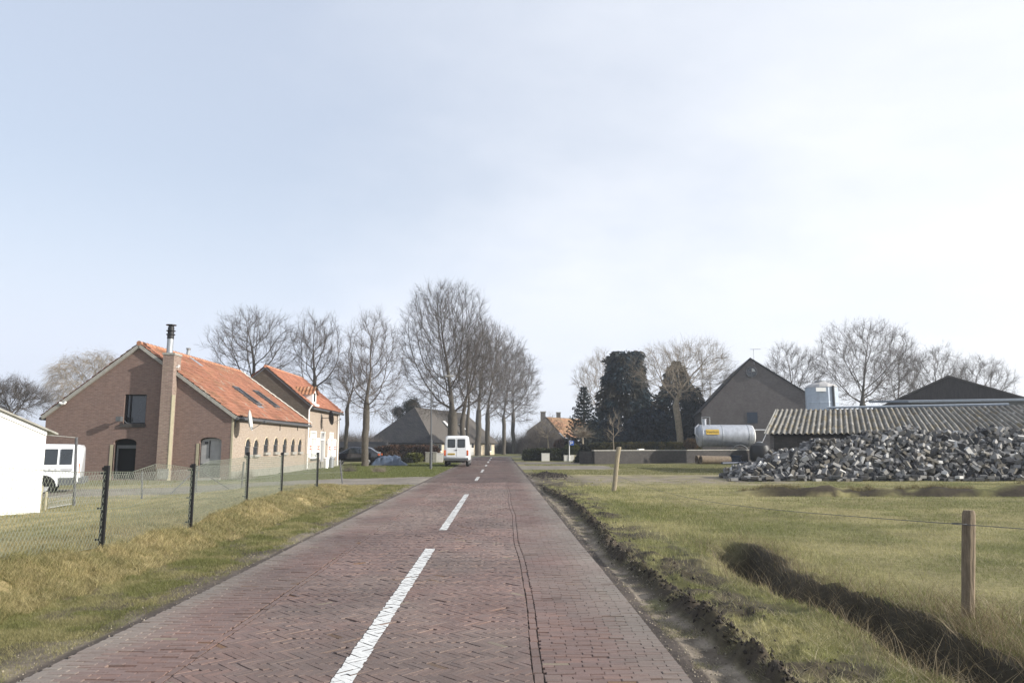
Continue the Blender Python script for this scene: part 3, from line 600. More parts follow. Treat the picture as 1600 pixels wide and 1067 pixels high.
for sgn, xe in ((1, X2), (-1, XL2)):
    e2, L2 = slope_geo(xe, XA2, z2, ZA2); nrm = Vector((sgn*abs(e2.z), 0, abs(e2.x))); p0 = Vector((XA2, Yj-.1, ZA2))+nrm*.1
    pantiles('roof', p0, (0, 1, 0), e2, Ye-Yj+.2, L2+.28, nrm, MT['tiles'], hs, mossy=.03, base=(.31, .134, .084), pitch=.2, row=.3)
    a = Vector((XA2, 0, ZA2))-nrm*.02; b = a+e2*(L2+.28); m = MB()
    m.add([(a.x, Yj-.08, a.z), (b.x, Yj-.08, b.z), (b.x, Ye+.08, b.z), (a.x, Ye+.08, a.z), (a.x+nrm.x*.09, Yj-.08, a.z+nrm.z*.09), (b.x+nrm.x*.09, Yj-.08, b.z+nrm.z*.09), (b.x+nrm.x*.09, Ye+.08, b.z+nrm.z*.09), (a.x+nrm.x*.09, Ye+.08, a.z+nrm.z*.09)], [(0, 1, 2, 3), (4, 5, 6, 7), (0, 1, 5, 4), (1, 2, 6, 5), (2, 3, 7, 6), (3, 0, 4, 7)])
    m.build('roof_deck', MT['bumper'], hs)
    MB().tube([(b.x+sgn*.04, Yj-.05, b.z), (b.x+sgn*.04, Ye+.1, b.z-.02)], .07, 8).build('gutter', MT['gutter'], hs)
MB().tube([(XA2, Yj-.1, ZA2+.12), (XA2, Ye+.1, ZA2+.12)], .1, 8).build('ridge_tiles', simple('ridge_tile_red', (.42, .2, .12), .85, .4, 5), hs)
# white mortar line where the low roof meets the taller gable
e, L_ = slope_geo(XW, XA, eavez, ZA); a = Vector((XA, Yj-.05, ZA))+NR*.17; m = MB(); pts = [a+e*(L_+over)*k/24+NR*(.02*(k % 2)) for k in range(25)]; m.tube(pts, .05, 5); m.build('mortar_line', MT['mortar'], farm)
# dormer
f0, f1 = px2(866, 200), px2(906, 265); yc = onX(350+884/6.275, 620, X2).y; hw = .5; zb = onX(491, 632, X2).z; zt_ = onX(491, 604.5, X2).z; zs = zb+.65
do = MB().poly([(X2+.02, yc-hw, zb), (X2+.02, yc+hw, zb), (X2+.02, yc+hw, zs), (X2+.02, yc, zt_-.05), (X2+.02, yc-hw, zs)], (-.08, 0, 0))
sl2 = (ZA2-z2)/(X2-XA2); back = lambda z: X2-(z-z2)/sl2-.1
for s_ in (-1, 1): do.add([(X2-.06, yc+s_*hw, zb-.1), (X2-.06, yc+s_*hw, zs), (back(zs), yc+s_*hw, zs), (X2-.06, yc+s_*(hw-.04), zb-.1), (X2-.06, yc+s_*(hw-.04), zs), (back(zs), yc+s_*(hw-.04), zs)], [(0, 1, 2), (3, 4, 5), (0, 1, 4, 3), (1, 2, 5, 4)])
dor = do.build('dormer', MT['white'], hs)
MB().box(X2+.024, yc-.2, zb+.18, X2+.035, yc+.2, zs+.1).build('pane', MT['glass'], dor)
MB().box(X2-.02, yc-hw-.05, zb-.12, X2+.22, yc+hw+.05, zb+.02).build('dormer_sill', MT['white'], dor)
for s_ in (-1, 1):
    ed = Vector((0, s_*(hw+.12), zs-.08-zt_)); Ld = ed.length; ed.normalize(); nd_ = Vector((0, s_*abs(ed.z), abs(ed.y)))
    pantiles('dormer_roof', Vector((X2+.14, yc, zt_))+nd_*.02, (-1, 0, 0), ed, 1.85, Ld, nd_, MT['tiles2'], dor, mossy=.4, pitch=.24, row=.3, base=(.34, .16, .09))
# shutters, windows, door
def sash(p, q, name, dark=False):
    y0, y1, zl, zh = p.y, q.y, q.z, p.z; m = MB(); fr = .09; zm = zh-(zh-zl)*.24
    for b in ((y0, zl, y0+fr, zh), (y1-fr, zl, y1, zh), (y0+fr, zl, y1-fr, zl+fr), (y0+fr, zh-fr, y1-fr, zh), (y0+fr, zm-.04, y1-fr, zm+.04)): m.box(X2-.1, b[0], b[1], X2+.02, b[2], b[3])
    o = m.build(name, MT['white'], hs); return o, (y0+fr, zl+fr, y1-fr, zh-fr)
o, r_ = sash(*o1, 'window'); MB().box(X2-.075, r_[0]-.01, r_[1]-.01, X2-.06, r_[2]+.01, r_[3]+.01).build('pane', MT['dish'], o)
o, r_ = sash(*o3, 'window'); MB().box(X2-.075, r_[0]-.01, r_[1]-.01, X2-.06, r_[2]+.01, r_[3]+.01).build('pane', MT['dish'], o)
p, q = o2; q.z = max(q.z, .2); o, r_ = sash(p, q, 'front_door'); MB().box(X2-.08, r_[0]-.01, r_[1]-.01, X2-.05, r_[2]+.01, r_[3]+.01).build('door_leaf', MT['greydoor'], o)
for (a_, b_, t_, u_) in ((828, 848, 588, 782), (903, 929, 590, 785), (1016, 1036, 600, 780), (1069, 1092, 602, 775)):
    p, q = px2(a_, t_), px2(b_, u_); m = MB().box(X2+.005, p.y, q.z, X2+.05, q.y, p.z); so_ = m.build('shutter', [MT['white']], hs); zc, yc_ = (p.z+q.z)/2, (p.y+q.y)/2
    for s_ in (-1, 1): MB().poly([(X2+.051, yc_, zc), (X2+.051, p.y+.06, zc+s_*.13), (X2+.051, q.y-.06, zc+s_*.13)], (.006, 0, 0)).build('red_marking', MT['red'], so_)
    MB().box(X2+.052, q.y-.05, q.z, X2+.058, q.y, p.z).build('edge_strip', MT['black'], so_)
for (a_, b_, z_) in ((845, 905, 797), (1035, 1072, 797)):
    p, q = px2(a_, z_), px2(b_, z_); MB().box(X2-.05, p.y, p.z-.08, X2+.12, q.y, p.z).build('window_sill', MT['bumper'], hs)
for px in (480.7, 527.4):
    p = onX(px, 700, X2+.1); m = MB(); m.tube([(X2+.3, p.y, z2+.02), (X2+.1, p.y, z2-.3), (X2+.1, p.y, .1)], .05, 8); m.build('downpipe', MT['white'], hs)
sat(515.5, 653, MT['black'], 'dark satellite dish high on the far end', hs, X2)
m = MB(); p = px2(1003, 630); m.obox((X2+.12, p.y, p.z), (.08, 0, 0), (0, .1, 0), (0, 0, .12)).build('door_lamp', MT['white'], hs)
# bins by the front door
for (px, c_, l_, k_) in ((509.5, 'white', 'white bin at the front door of the shuttered brick house', .19), (517.5, 'galv', 'grey metal bin just right of the white bin at the brick house', .2)):
    p = onX(px, 725, X2+.45); m = MB().lathe((p.x, p.y, .02), [(k_*.8, 0), (k_, .62), (k_+.03, .63), (k_+.03, .69), (k_*.6, .75)], 14); t = m.build('bin' if c_ != 'white' else 'bin', MT[c_], None, smooth='auto', loc=(p.x, p.y, .02)); tag(t, l_, 'bin')
    MB().tube([(p.x-.08, p.y, .75), (p.x, p.y, .83), (p.x+.08, p.y, .75)], .015, 6).build('handle', MT['black'], t)

# ------------------------------------------------------------------ white shed, gate and minibus
YS = 17.6; p = onY(75, 673, YS); q = onY(0, 646, YS); xr = onY(68, 730, YS).x; slp = (q.z-p.z)/(p.x-q.x)
shd = thing('white_shed', 'white rendered shed with a sloping roof edge at the left border of the view', 'shed', (xr, YS, 0))
zr = p.z; slp = .44; T = lambda t, z, s=0: (xr-.62*t-.785*s, YS-.785*t+.62*s, z)   # gable wall turned towards the road
m = MB(); m.poly([T(0, -.15), T(0, zr), T(2.6, zr+slp*2.6), T(5.2, zr), T(5.2, -.15)], (-.785*3.4, .62*3.4, 0)); m.build('wall', MT['limewash'], shd)
for t0, t1, z0, z1 in ((-.22, 2.6, zr-slp*.22, zr+slp*2.6), (2.6, 5.4, zr+slp*2.6, zr-slp*.2)):
    MB().poly([T(t0, z0+.003, -.1), T(t1, z1+.003, -.1), T(t1, z1+.045, -.1), T(t0, z0+.045, -.1)], (-.785*3.6, .62*3.6, 0)).build('roof', MT['concrete'], shd)
MB().poly([T(0, zr-.11, -.03), T(2.6, zr-.11+slp*2.6, -.03), T(2.6, zr-.004+slp*2.6, -.03), T(0, zr-.004, -.03)], (-.785*.027, .62*.027, 0)).build('fascia', MT['white'], shd)

# minibus (only its rear half shows beside the shed)
p = onY(123.5, 730, 25.6); bx = p.x+.42; by = 24.9
def ring(y, hw0, hw1, zb, zt, r=.12, zc=None):
    zc = zc or (zb+(zt-zb)*.5); o = [(-hw0+r*.5, zb), (-hw0, zb+r*.5), (-hw0, zc)]
    n = 5
    for i in range(n+1): a = math.pi-(math.pi/2)*i/n; o.append((-hw1+r+r*math.cos(a), zt-r+r*math.sin(a)))
    o2 = [(-x, z) for x, z in o[::-1]]; return [(x, z) for x, z in o+o2]
mbs = thing('minibus', 'white minibus with dark side windows and a grey side stripe parked behind the white shed', 'minibus', (bx, by, -.02)); mbs.rotation_euler = (0, 0, math.radians(24)); mbs.scale = (1, 1, .93)
rings = []; B = -.04; top = 1.78
for (y, h0, h1, zb, zt) in ((0, .78, .68, .48, top-.12), (.05, .84, .74, .4, top-.03), (.25, .87, .77, .36, top), (2.5, .88, .78, .34, top+.03), (3.9, .87, .75, .34, top-.02), (4.3, .85, .72, .34, top-.3), (4.75, .82, .7, .34, 1.12), (5.2, .72, .6, .4, .92)):
    rr_ = ring(y, h0, h1, zb, zt, .13 if zt > 1.3 else .08, .98 if zt > 1.3 else zb+(zt-zb)*.6); rings.append([(bx-y, by+.87+x_, z_+B) for x_, z_ in rr_])
mb_ = MB().loft(rings).build('body', MT['vanpaint'], mbs, smooth='auto')
def side(a0, a1, z0, z1, mat, name, par, out=.004, th=.012, zb=.98, zt=1.78, h0=.88, h1=.775):   # panel on the side facing the road camera
    f = lambda z: h0+(h1-h0)*max(0, (z-zb)/(zt-zb)); m = MB(); v = []
    for (a_, z_) in ((a0, z0), (a1, z0), (a1, z1), (a0, z1)): v.append((bx-a_, by+.87-f(z_)-out, z_+B))
    return m.poly(v, (0, -th, 0)).build(name, mat, par)
wn = side(.24, .58, 1.08, 1.62, MT['glass'], 'side_window', mbs); side(.66, 2.0, 1.08, 1.62, MT['glass'], 'side_window', mbs); side(2.1, 3.4, 1.08, 1.6, MT['glass'], 'side_window', mbs)
st = side(.2, 3.4, .86, .95, MT['hub'], 'side_stripe', mbs, .012)
for k in range(6): side(.55+.17*k, .66+.17*k, .885, .925, MT['white'], 'stripe_letter', st, .026, .004)
side(.3, 4.2, 1.0, 1.02, MT['white'], 'body_rail', mbs, .01)
side(.12, .58, .36, .62, MT['bumper'], 'skirt', mbs, .006); side(1.55, 3.6, .36, .5, MT['bumper'], 'skirt', mbs, .006)
MB().obox((bx+.04, by+.87, .5+B), (.1, 0, 0), (0, .82, 0), (0, 0, .11)).build('bumper', MT['bumper'], mbs, bevel=.03)
MB().obox((bx-.04, by+.1, .93+B), (.03, 0, 0), (0, .05, 0), (0, 0, .17)).build('tail_light', MT['orange'], mbs)
MB().obox((bx+.0, by+.5, 1.62+B), (.04, 0, 0), (0, .05, 0), (0, 0, .02)).build('door_hinge', MT['white'], mbs)
def wheel(parent, c, r, w, axis, hubmat='hub', nm='wheel'):
    o = MB().lathe(c, [(r*.6, -w/2), (r*.93, -w/2), (r, -w*.3), (r, w*.3), (r*.93, w/2), (r*.6, w/2)], 28, axis).build(nm, MT['tyre'], parent, smooth='auto')
    MB().lathe(c, [(r*.58, -w*.52), (r*.5, -w*.56), (r*.2, -w*.5), (r*.12, -w*.6), (r*.12, w*.6), (r*.2, w*.5), (r*.5, w*.56), (r*.58, w*.52)], 20, axis).build('hubcap', MT[hubmat], o, smooth='auto')
    return o
for ax_ in (1.02, 3.95):
    for yy in (by+.12, by+1.62): 
        wheel(mbs, (bx-ax_, yy, .31+B), .315, .2, 'y')
    m = MB(); n = 14; pts = [(bx-ax_+.4*math.cos(math.pi*k/n), by+.87-.885, .33+B+.4*math.sin(math.pi*k/n)) for k in range(n+1)]
    m.poly(pts, (0, -.006, 0)).build('wheel_arch', MT['dark'], mbs)
    m = MB(); m.tube([(x_, y_-.008, z_) for x_, y_, z_ in pts], .028, 6).build('arch_lip', MT['vanpaint'], mbs)

# ------------------------------------------------------------------ fences
def mesh_panel(a, b, h, cell, r, mb):
    """chain link between two base points (x, y, z): two families of slanting wires"""
    a, b = Vector(a), Vector(b); L_ = (Vector((b.x, b.y, 0))-Vector((a.x, a.y, 0))).length; d = (b-a)/L_; n = int(L_/cell)
    for s_ in (1, -1):
        for i in range(-int(h*.62/cell)-1, n+int(h*.62/cell)+1):
            u0 = i*cell; u1 = u0+s_*h*.62; z0, z1 = 0.0, h
            if s_ > 0 and u0 < 0: z0 = -u0/.62; u0 = 0
            if s_ > 0 and u1 > L_: z1 = h-(u1-L_)/.62; u1 = L_
            if s_ < 0 and u0 > L_: z0 = (u0-L_)/.62; u0 = L_
            if s_ < 0 and u1 < 0: z1 = h+u1/.62; u1 = 0
            if z1-z0 < .02 or min(u0, u1) < -1e-6 or max(u0, u1) > L_+1e-6: continue
            mb.tube([a+d*u0+Vector((0, 0, z0)), a+d*u1+Vector((0, 0, z1))], r, 3, caps=False)
    for zz_ in (0, h*.5, h): mb.tube([a+Vector((0, 0, zz_)), b+Vector((0, 0, zz_))], r*1.5, 3, caps=False)
def hz(x, y): return float(H(np.array([x]), np.array([y]))[0])
FP = []
for (px, py_) in ((158, 852), (297, 818), (384, 790), (439, 770), (495, 762)):
    z = .15
    for _ in range(6): pp = onZ(px, py_, z); z = hz(pp.x, pp.y)
    FP.append(pp)
d0 = FP[0]-FP[1]; FP = [Vector((FP[0].x-.15, FP[0].y+d0.y, 0)), Vector((FP[0].x-.3, FP[0].y+2*d0.y, 0))][::-1]+FP
for q in FP: q.z = hz(q.x, q.y)
FH = 1.02
FL = ['nearest of the black roadside fence posts in view', 'second of the black roadside fence posts', 'third of the black roadside fence posts, in front of the brick gable', 'fourth black roadside fence post, below the stable windows', 'fifth black roadside fence post, nearest the houses']
proto = thing('fence_post', FL[0], 'fence post', FP[2], 'black posts of the roadside fence')
MB().box(-.032, -.02, -.3, .032, .02, FH+.06).box(-.05, -.028, FH+.0, -.032, .0, FH+.04).build('post', MT['black'], proto, loc=(0, 0, 0)); 
for zc_ in (.12, .52, .98): MB().obox((-.055, 0, zc_), (.03, 0, 0), (0, .012, 0), (0, 0, .012)).build('wire_clip', MT['black'], proto, loc=(0, 0, 0))
for o in proto.children: o.location = (0, 0, 0)
for i, q in enumerate(FP[3:]): copy_tree(proto, q, (-.03, .05, .0, .08)[i], FL[i+1])
mb = MB()
for a, b in zip(FP[:-1], FP[1:]):
    k = 4
    for j in range(k):
        p0 = a.lerp(b, j/k); p1 = a.lerp(b, (j+1)/k); p0.z = hz(p0.x, p0.y)+.03; p1.z = hz(p1.x, p1.y)+.03; mesh_panel(p0, p1, FH-.05, .062, .0021, mb)
o = mb.build('chain_link_mesh', MT['wire'], None, loc=FP[2]); tag(o, 'thin green chain link mesh running along the black roadside posts', 'fence mesh')
# rear fence
RP = [onZ(66, 800), onZ(116, 793), onZ(222, 781), onZ(306, 770), onZ(377, 763), onZ(536, 755)]
RT = [(66, 768), (119.5, 683), (222, 737), (308, 728), (381, 722), (531, 719)]
rf_ = thing('garden_fence', 'chain link garden fence on grey posts between the gravel drive and the paddock', 'fence', RP[2])
for i in range(2, 6):
    a = RP[i]; t_ = onY(*RT[i], a.y); m = MB(); m.tube([(a.x, a.y, -.2), (t_.x, a.y, t_.z+.02)], .03 if i != 4 else .036, 8); m.build('post', MT['gutter'], rf_)
for (i, dx_) in ((3, -1.7), (3, 1.9)):
    a = RP[i]; t_ = onY(*RT[i], a.y); dr = (RP[4 if dx_ > 0 else 2]-RP[3]).normalized(); b = a+dr*abs(dx_)
    MB().tube([(t_.x, t_.y-.03, t_.z-.1), (b.x, b.y-.03, .03)], .018, 6).build('brace', MT['gutter'], rf_)
mb = MB()
for i in range(1, 5): mesh_panel(RP[i], RP[i+1], onY(*RT[i if i > 1 else 2], RP[max(i, 2)].y).z*.97, .08, .0022, mb)
mb.build('mesh', MT['gwire'], rf_)
mb = MB(); mesh_panel(Vector((-16.5, 17.4, 0)), Vector((RP[0].x-.05, 17.4, 0)), .62, .12, .003, mb); o = mb.build('wire_netting', MT['gwire'], None, loc=(-14, 17.4, 0)); tag(o, 'low coarse wire netting across the foot of the white shed', 'netting')
gt = thing('garden_gate', 'narrow wire gate between a pale post and a tall dark post beside the white shed', 'gate', RP[0])
a, b = RP[0], RP[1]; ta, tb = onY(*RT[0], a.y), onY(*RT[1], b.y)
MB().tube([(a.x-.06, a.y, -.2), (a.x-.06, a.y, ta.z+.15)], .035, 8).tube([(a.x+.06, a.y, -.2), (a.x+.06, a.y, ta.z)], .03, 8).build('hinge_post', MT['cream'], gt)
MB().tube([(b.x, b.y, -.2), (tb.x, b.y, tb.z)], .035, 8).build('tall_post', MT['gutter'], gt)
MB().tube([(a.x-.3, a.y, tb.z+.06), (tb.x, b.y, tb.z-.01)], .008, 4).build('top_wire', MT['gwire'], gt)
m = MB(); c0, c1 = Vector((a.x+.12, a.y, .1)), Vector((b.x-.06, b.y, .1)); m.tube([c0, c1], .015, 6); mesh_panel(c0, c1, .25, .1, .004, m); m.build('gate_mesh', MT['gwire'], gt)

# ------------------------------------------------------------------ silver tanker, barns, silo, sheds on the right
def corrug(name, p0, eu, es, Lu, Ls, nrm, parent, pitch=.3, amp=.055, rows=3, base=(.185, .175, .155), jag=0):
    p0, eu, es, nrm = map(lambda q: np.array(q, dtype=float), (p0, eu, es, nrm)); nu = int(Lu/pitch*8)+1; us = np.linspace(0, Lu, nu); S0 = []; h0 = []
    for i in range(rows):
        for k in range(7): S0.append(Ls*(i+k/6)/rows+(.001 if k == 0 else 0)); h0.append(.02*(k/6)+.018*(rows-i))
    U, S = np.meshgrid(us, np.array(S0)); h = np.array(h0)[:, None]+amp*np.sin(U/pitch*2*np.pi)
    sh = np.floor(U/1.1); rw = np.floor(S/Ls*rows-.0001); h = h+.03*(hsh(sh, rw, 4)-.5)+.12*(fbm(U, S, 6, 5)-.5)
    P = p0+U[..., None]*eu+S[..., None]*es+h[..., None]*nrm
    c = np.ones(U.shape+(3,))*np.array(base)*(.85+.3*hsh(sh, rw, 8))[..., None]
    tr = (1-np.sin(U/pitch*2*np.pi))/2                                       # colour darkens in the troughs
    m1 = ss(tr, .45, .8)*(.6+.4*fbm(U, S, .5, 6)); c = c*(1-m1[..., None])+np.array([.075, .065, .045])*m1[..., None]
    m2 = ss(fbm(U, S, .35, 11), .62, .74)*.7; c = c*(1-m2[..., None])+np.array([.16, .12, .05])*m2[..., None]
    m3 = (fbm(U, S, .2, 12) > .76)*.7; c = c*(1-m3[..., None])+np.array([.42, .41, .38])*m3[..., None]
    a, b = U.shape; ix = np.arange(a*b).reshape(a, b); Fq = np.stack([ix[:-1, :-1], ix[:-1, 1:], ix[1:, 1:], ix[1:, :-1]], -1).reshape(-1, 4)
    return arrmesh(name, P.reshape(-1, 3), Fq, 4, MT['asbestos'], parent=parent, cols=c.reshape(-1, 3))
# corrugated shed behind the pile
th = math.radians(25); EU = Vector((math.cos(th), -math.sin(th), 0)); EV = Vector((math.sin(th), math.cos(th), 0))
A0 = onY(1195, 679, 42.0); ze0 = A0.z; A1_ = onP(1213, 641, A0, EU)     # upper left corner lies in the verge plane
vlen = (A1_-A0).dot(EV); rise = A1_.z-A0.z; ES = (EV*vlen+Vector((0, 0, rise))); SL = ES.length; ES.normalize(); NS = EU.cross(ES).normalized()
if NS.z < 0: NS = -NS
shc = thing('open_shed', 'long low shed with a weathered corrugated roof behind the paver pile', 'shed', A0-Vector((0, 0, A0.z)))
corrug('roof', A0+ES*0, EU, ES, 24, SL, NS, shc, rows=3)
def QS(u, v, z): p = A0+EU*u+EV*v; return Vector((p.x, p.y, z))
m = MB(); m.poly([QS(.25, .25, -.1), QS(.25, .25, ze0-.03), QS(.25, vlen-.1, ze0+rise-.08), QS(.25, vlen-.1, -.1)], EU*.2); m.build('end_wall', MT['barnbrick'], shc)
m = MB(); m.poly([QS(.46, .3, -.1), QS(23.5, .3, -.1), QS(23.5, .3, ze0-.08), QS(.46, .3, ze0-.08)], EV*.2); m.build('front_wall', MT['wallbrick'], shc)
m = MB(); m.poly([QS(.46, vlen-.2, -.1), QS(23.5, vlen-.2, -.1), QS(23.5, vlen-.2, ze0+rise-.12), QS(.46, vlen-.2, ze0+rise-.12)], EV*.2); m.build('back_wall', MT['barnbrick'], shc)
m = MB(); m.tube([A0+ES*(-.02)+NS*.05-EU*.02, A0+ES*SL+NS*.05-EU*.02], .045, 6); m.build('verge_trim', MT['concrete'], shc)
a_ = A0+ES*SL+NS*.12
m = MB(); m.obox(a_+EU*8.3, EU*5.1, ES*.14, NS*.05); m.build('ridge_cap', simple('blue_grey_sheet', (.27, .31, .36), .5, .15, 4, metal=.2), shc)
# low metal shed ridge farther right
p = onY(1424, 629, 57); q = onY(1680, 625, 56); m = MB(); m.poly([(p.x, p.y, -.1), (q.x, q.y, -.1), (q.x, q.y, q.z), (p.x, p.y, p.z)], (0, 6, -.0)); o = m.build('wall', MT['bumper'], (lw := thing('lean_to', 'low dark lean-to with a blue grey sheet edge in front of the dark gable', 'shed', (p.x, p.y, 0))))
m = MB(); m.poly([(p.x-.3, p.y-.15, p.z), (q.x, q.y-.15, q.z), (q.x, q.y-.15, q.z+.16), (p.x-.3, p.y-.15, p.z+.16)], (0, 6.2, .35)); m.build('roof', simple('grey_blue_roof', (.16, .19, .23), .5, .2, 4, metal=.2), lw)
# big gable barn
YB = 76.0; rot = .22
def gable_barn(name, label, ap, lf, rt, Y, wallmat, depth, rotk, left_z=None, hmat='bumper'):
    A_, L0, R0 = onY(*ap, Y), onY(*lf, Y), onY(*rt, Y); t = thing(name, label, 'barn', (A_.x, Y, 0))
    L0, R0 = onP(*lf, A_, (rotk, 1, 0)), onP(*rt, A_, (rotk, 1, 0)); back = Vector((depth*rotk, depth, 0))
    g0 = lambda v: Vector((v.x, v.y, -.1)); m = MB(); m.poly([g0(L0), L0, A_, R0, g0(R0)], back.normalized()*.3); m.build('gable_wall', wallmat, t)
    m = MB(); m.poly([g0(L0)+back.normalized()*.302, L0+back.normalized()*.302, L0+back, g0(L0)+back], Vector((.25, 0, 0))); m.build('side_wall', wallmat, t); m = MB(); m.poly([g0(R0)+back.normalized()*.302, R0+back.normalized()*.302, R0+back, g0(R0)+back], Vector((-.25, 0, 0))); m.build('side_wall', wallmat, t)
    for E in (L0, R0):
        d = (E-A_).normalized(); E2 = E+d*.35; up = Vector((0, 0, .16)); fr = -back.normalized()*.12
        MB().poly([A_+fr+Vector((0, 0, .003)), E2+fr+Vector((0, 0, .003)), E2+fr+up, A_+fr+up], back+fr*-1).build('roof', MT['darkroof'] if hmat == 'bumper' else MT['thatch'], t)
    return t, A_, L0, R0
bt, A_, L0, R0 = gable_barn('gable_barn', 'tall dark brick barn gable with a round window behind the silver tanker', (1172, 561), (1096, 642), (1312, 647), YB, MT['barnbrick'], 18, .2)
nb = Vector((-.2, -1, 0)).normalized(); pb = A_
def onB(px, py): return onP(px, py, pb, nb)
c = onB(1174, 581); u_ = Vector((1, -.2, 0)).normalized(); R_ = .55
m = MB(); m.poly([c+nb*.02+u_*R_*math.cos(a)+Vector((0, 0, R_*math.sin(a))) for a in [2*math.pi*k/20 for k in range(20)]], nb*.02); o = m.build('round_window', MT['glass'], bt)
m = MB(); m.obox(c+nb*.06, u_*.03, nb*.015, (0, 0, R_)); m.obox(c+nb*.06, u_*R_, nb*.014, (0, 0, .03)); m.tube([c+nb*.05+u_*R_*math.cos(a)+Vector((0, 0, R_*math.sin(a))) for a in [2*math.pi*k/20 for k in range(21)]], .05, 5); m.build('window_frame', MT['gutter'], o)
MB().poly([c+nb*.045+Vector((0, 0, .04))+u_*.05, c+nb*.045+u_*.4+Vector((0, 0, .04)), c+nb*.045+u_*.28+Vector((0, 0, .3)), c+nb*.045+u_*.05+Vector((0, 0, .4))], nb*.01).build('open_pane', MT['dish'], o)
p, q = onB(1167, 644), onB(1184, 661); mm_ = (p+q)/2; o = MB().obox(mm_, u_*((q-p).length*.34), nb*.03, (0, 0, (p.z-q.z)/2)).build('loft_door', simple('slate_shutter', (.03, .045, .07), .6, .2, 4), bt)
p = onB(1178, 560); m = MB().tube([p-Vector((0, 0, .6)), p+Vector((0, 0, 1.0))], .03, 6); m.tube([p+Vector((-.35, 0, .95)), p+Vector((.75, 0, .98))], .02, 5)
for k in range(6): m.tube([p+Vector((-.3+.2*k, -.2, .97)), p+Vector((-.3+.2*k, .2, .97))], .012, 4)
t = m.build('tv_antenna', MT['galv'], bt)
gable_barn('dark_barn', 'wide low-pitched dark brown barn gable at the right edge', (1482, 589), (1376, 637), (1640, 634), 66, simple('dark_brown_boards', (.05, .043, .04), .9, .3, 4, streak=(3, 3, .4)), 15, .72, hmat='x')
# silo
ys = 62; p = onY(1285, 640, ys); rs_ = (onY(1309, 620, ys).x-onY(1261, 620, ys).x)/2; zt2 = onY(1285, 597, ys).z; ze2 = onY(1285, 606, ys).z
sil = thing('feed_silo', 'round grey steel feed silo with a white plate beside the barn gable', 'silo', (p.x, ys, 0))
n = 12; MB().lathe((p.x, ys, 0), [(.3, .7), (rs_*.97, 2.2), (rs_, 2.25), (rs_, ze2-1.3), (rs_*1.02, ze2-1.28), (rs_, ze2-1.22), (rs_, ze2)], n).build('body', simple('silo_sheet', (.42, .48, .56), .45, .12, 3, metal=.25), sil)
MB().lathe((p.x, ys, ze2+.003), [(rs_*1.03, 0), (rs_*.85, (zt2-ze2)*.45), (rs_*.35, (zt2-ze2)*.95), (rs_*.3, zt2-ze2)], n).build('roof', simple('silo_roof', (.4, .39, .38), .6, .3, 4), sil)
MB().lathe((p.x-.1, ys, zt2), [(.4, 0), (.42, .1), (.3, .14), (.05, .16)], 12).build('lid', MT['galv'], sil)
for k in range(4): a = math.pi/4+k*math.pi/2; MB().tube([(p.x+rs_*.92*math.cos(a), ys+rs_*.92*math.sin(a), -.1), (p.x+rs_*.92*math.cos(a), ys+rs_*.92*math.sin(a), 2.6)], .07, 6).build('leg', MT['galv'], sil)
q = onY(1282, 608.5, ys-rs_); MB().box(q.x-.42, q.y-.12, q.z-.16, q.x+.42, q.y-.06, q.z+.16).build('name_plate', MT['white'], sil)
MB().tube([(p.x+rs_*.35, ys-rs_*.98, .4), (p.x+rs_*.35, ys-rs_*.98, ze2+.1)], .09, 8).build('fill_pipe', MT['bumper'], sil)
# low yard wall
WA, WB = onZ(928, 725), None; dirw = Vector((15.6, 7.0, 0)).normalized(); wl = thing('yard_wall', 'low weathered brick yard wall with a coping in front of the conifers and tanker', 'wall', WA)
WH = 1.17; nw = Vector((dirw.y, -dirw.x, 0)); m = MB(); Lw = 18.3
m.obox(WA+dirw*Lw/2+Vector((0, 0, WH/2-.08)), dirw*Lw/2, nw*.13, (0, 0, WH/2)); m.build('wall_body', MT['wallbrick'], wl)
m = MB(); m.obox(WA+dirw*(Lw/2)+Vector((0, 0, WH-.035)), dirw*(Lw/2+.1), nw*.18, (0, 0, .045)); m.build('coping', MT['concrete'], wl)
R2 = Vector((-.55, .83, 0)); m = MB(); m.obox(WA+R2*.95+Vector((0, 0, WH/2-.1)), R2*.8, Vector((.83, .55, 0))*.12, (0, 0, WH/2-.02)); m.build('return_wall', MT['wallbrick'], wl)
p = onP(1001, 700, WA, nw); MB().obox((p.x, p.y, WH+.05), (.25, .1, 0), (-.06, .1, 0), (0, 0, .04)).build('loose_brick', MT['white'], wl)
# slurry tanker
YT = 70.5; c0, c1 = onY(1092, 680, YT), onY(1173, 680, YT); cz = (onY(1130, 663.5, YT).z+onY(1130, 698, YT).z)/2; rt_ = (onY(1130, 663.5, YT).z-onY(1130, 698, YT).z)/2
tk = thing('slurry_tanker', 'silver cylindrical slurry tanker with a yellow label behind the yard wall', 'tanker', ((c0.x+c1.x)/2, YT, 0))
MB().lathe((c0.x, YT, cz), [(rt_*.55, -.18), (rt_*.85, -.1), (rt_*.98, .02), (rt_, .12), (rt_, c1.x-c0.x-.12), (rt_*.98, c1.x-c0.x-.02), (rt_*.8, c1.x-c0.x+.1), (rt_*.5, c1.x-c0.x+.16)], 32, 'x').build('tank', MT['tank'], tk, smooth='auto')
for k, fr in enumerate((.02, .4, .9)):
    MB().lathe((c0.x+(c1.x-c0.x)*fr, YT, cz), [(rt_*1.003, 0), (rt_*1.02, .02), (rt_*1.02, .07), (rt_*1.003, .09)], 32, 'x').build('band', MT['galv'], tk)
MB().lathe((c1.x+.12, YT, cz), [(rt_*.95, -.1), (rt_*.95, -.02), (rt_*.7, .12), (rt_*.3, .16)], 24, 'x').build('tank_lit_end', MT['white'], tk, smooth='auto')  # white colour stands for the sunlight on the tank's right end
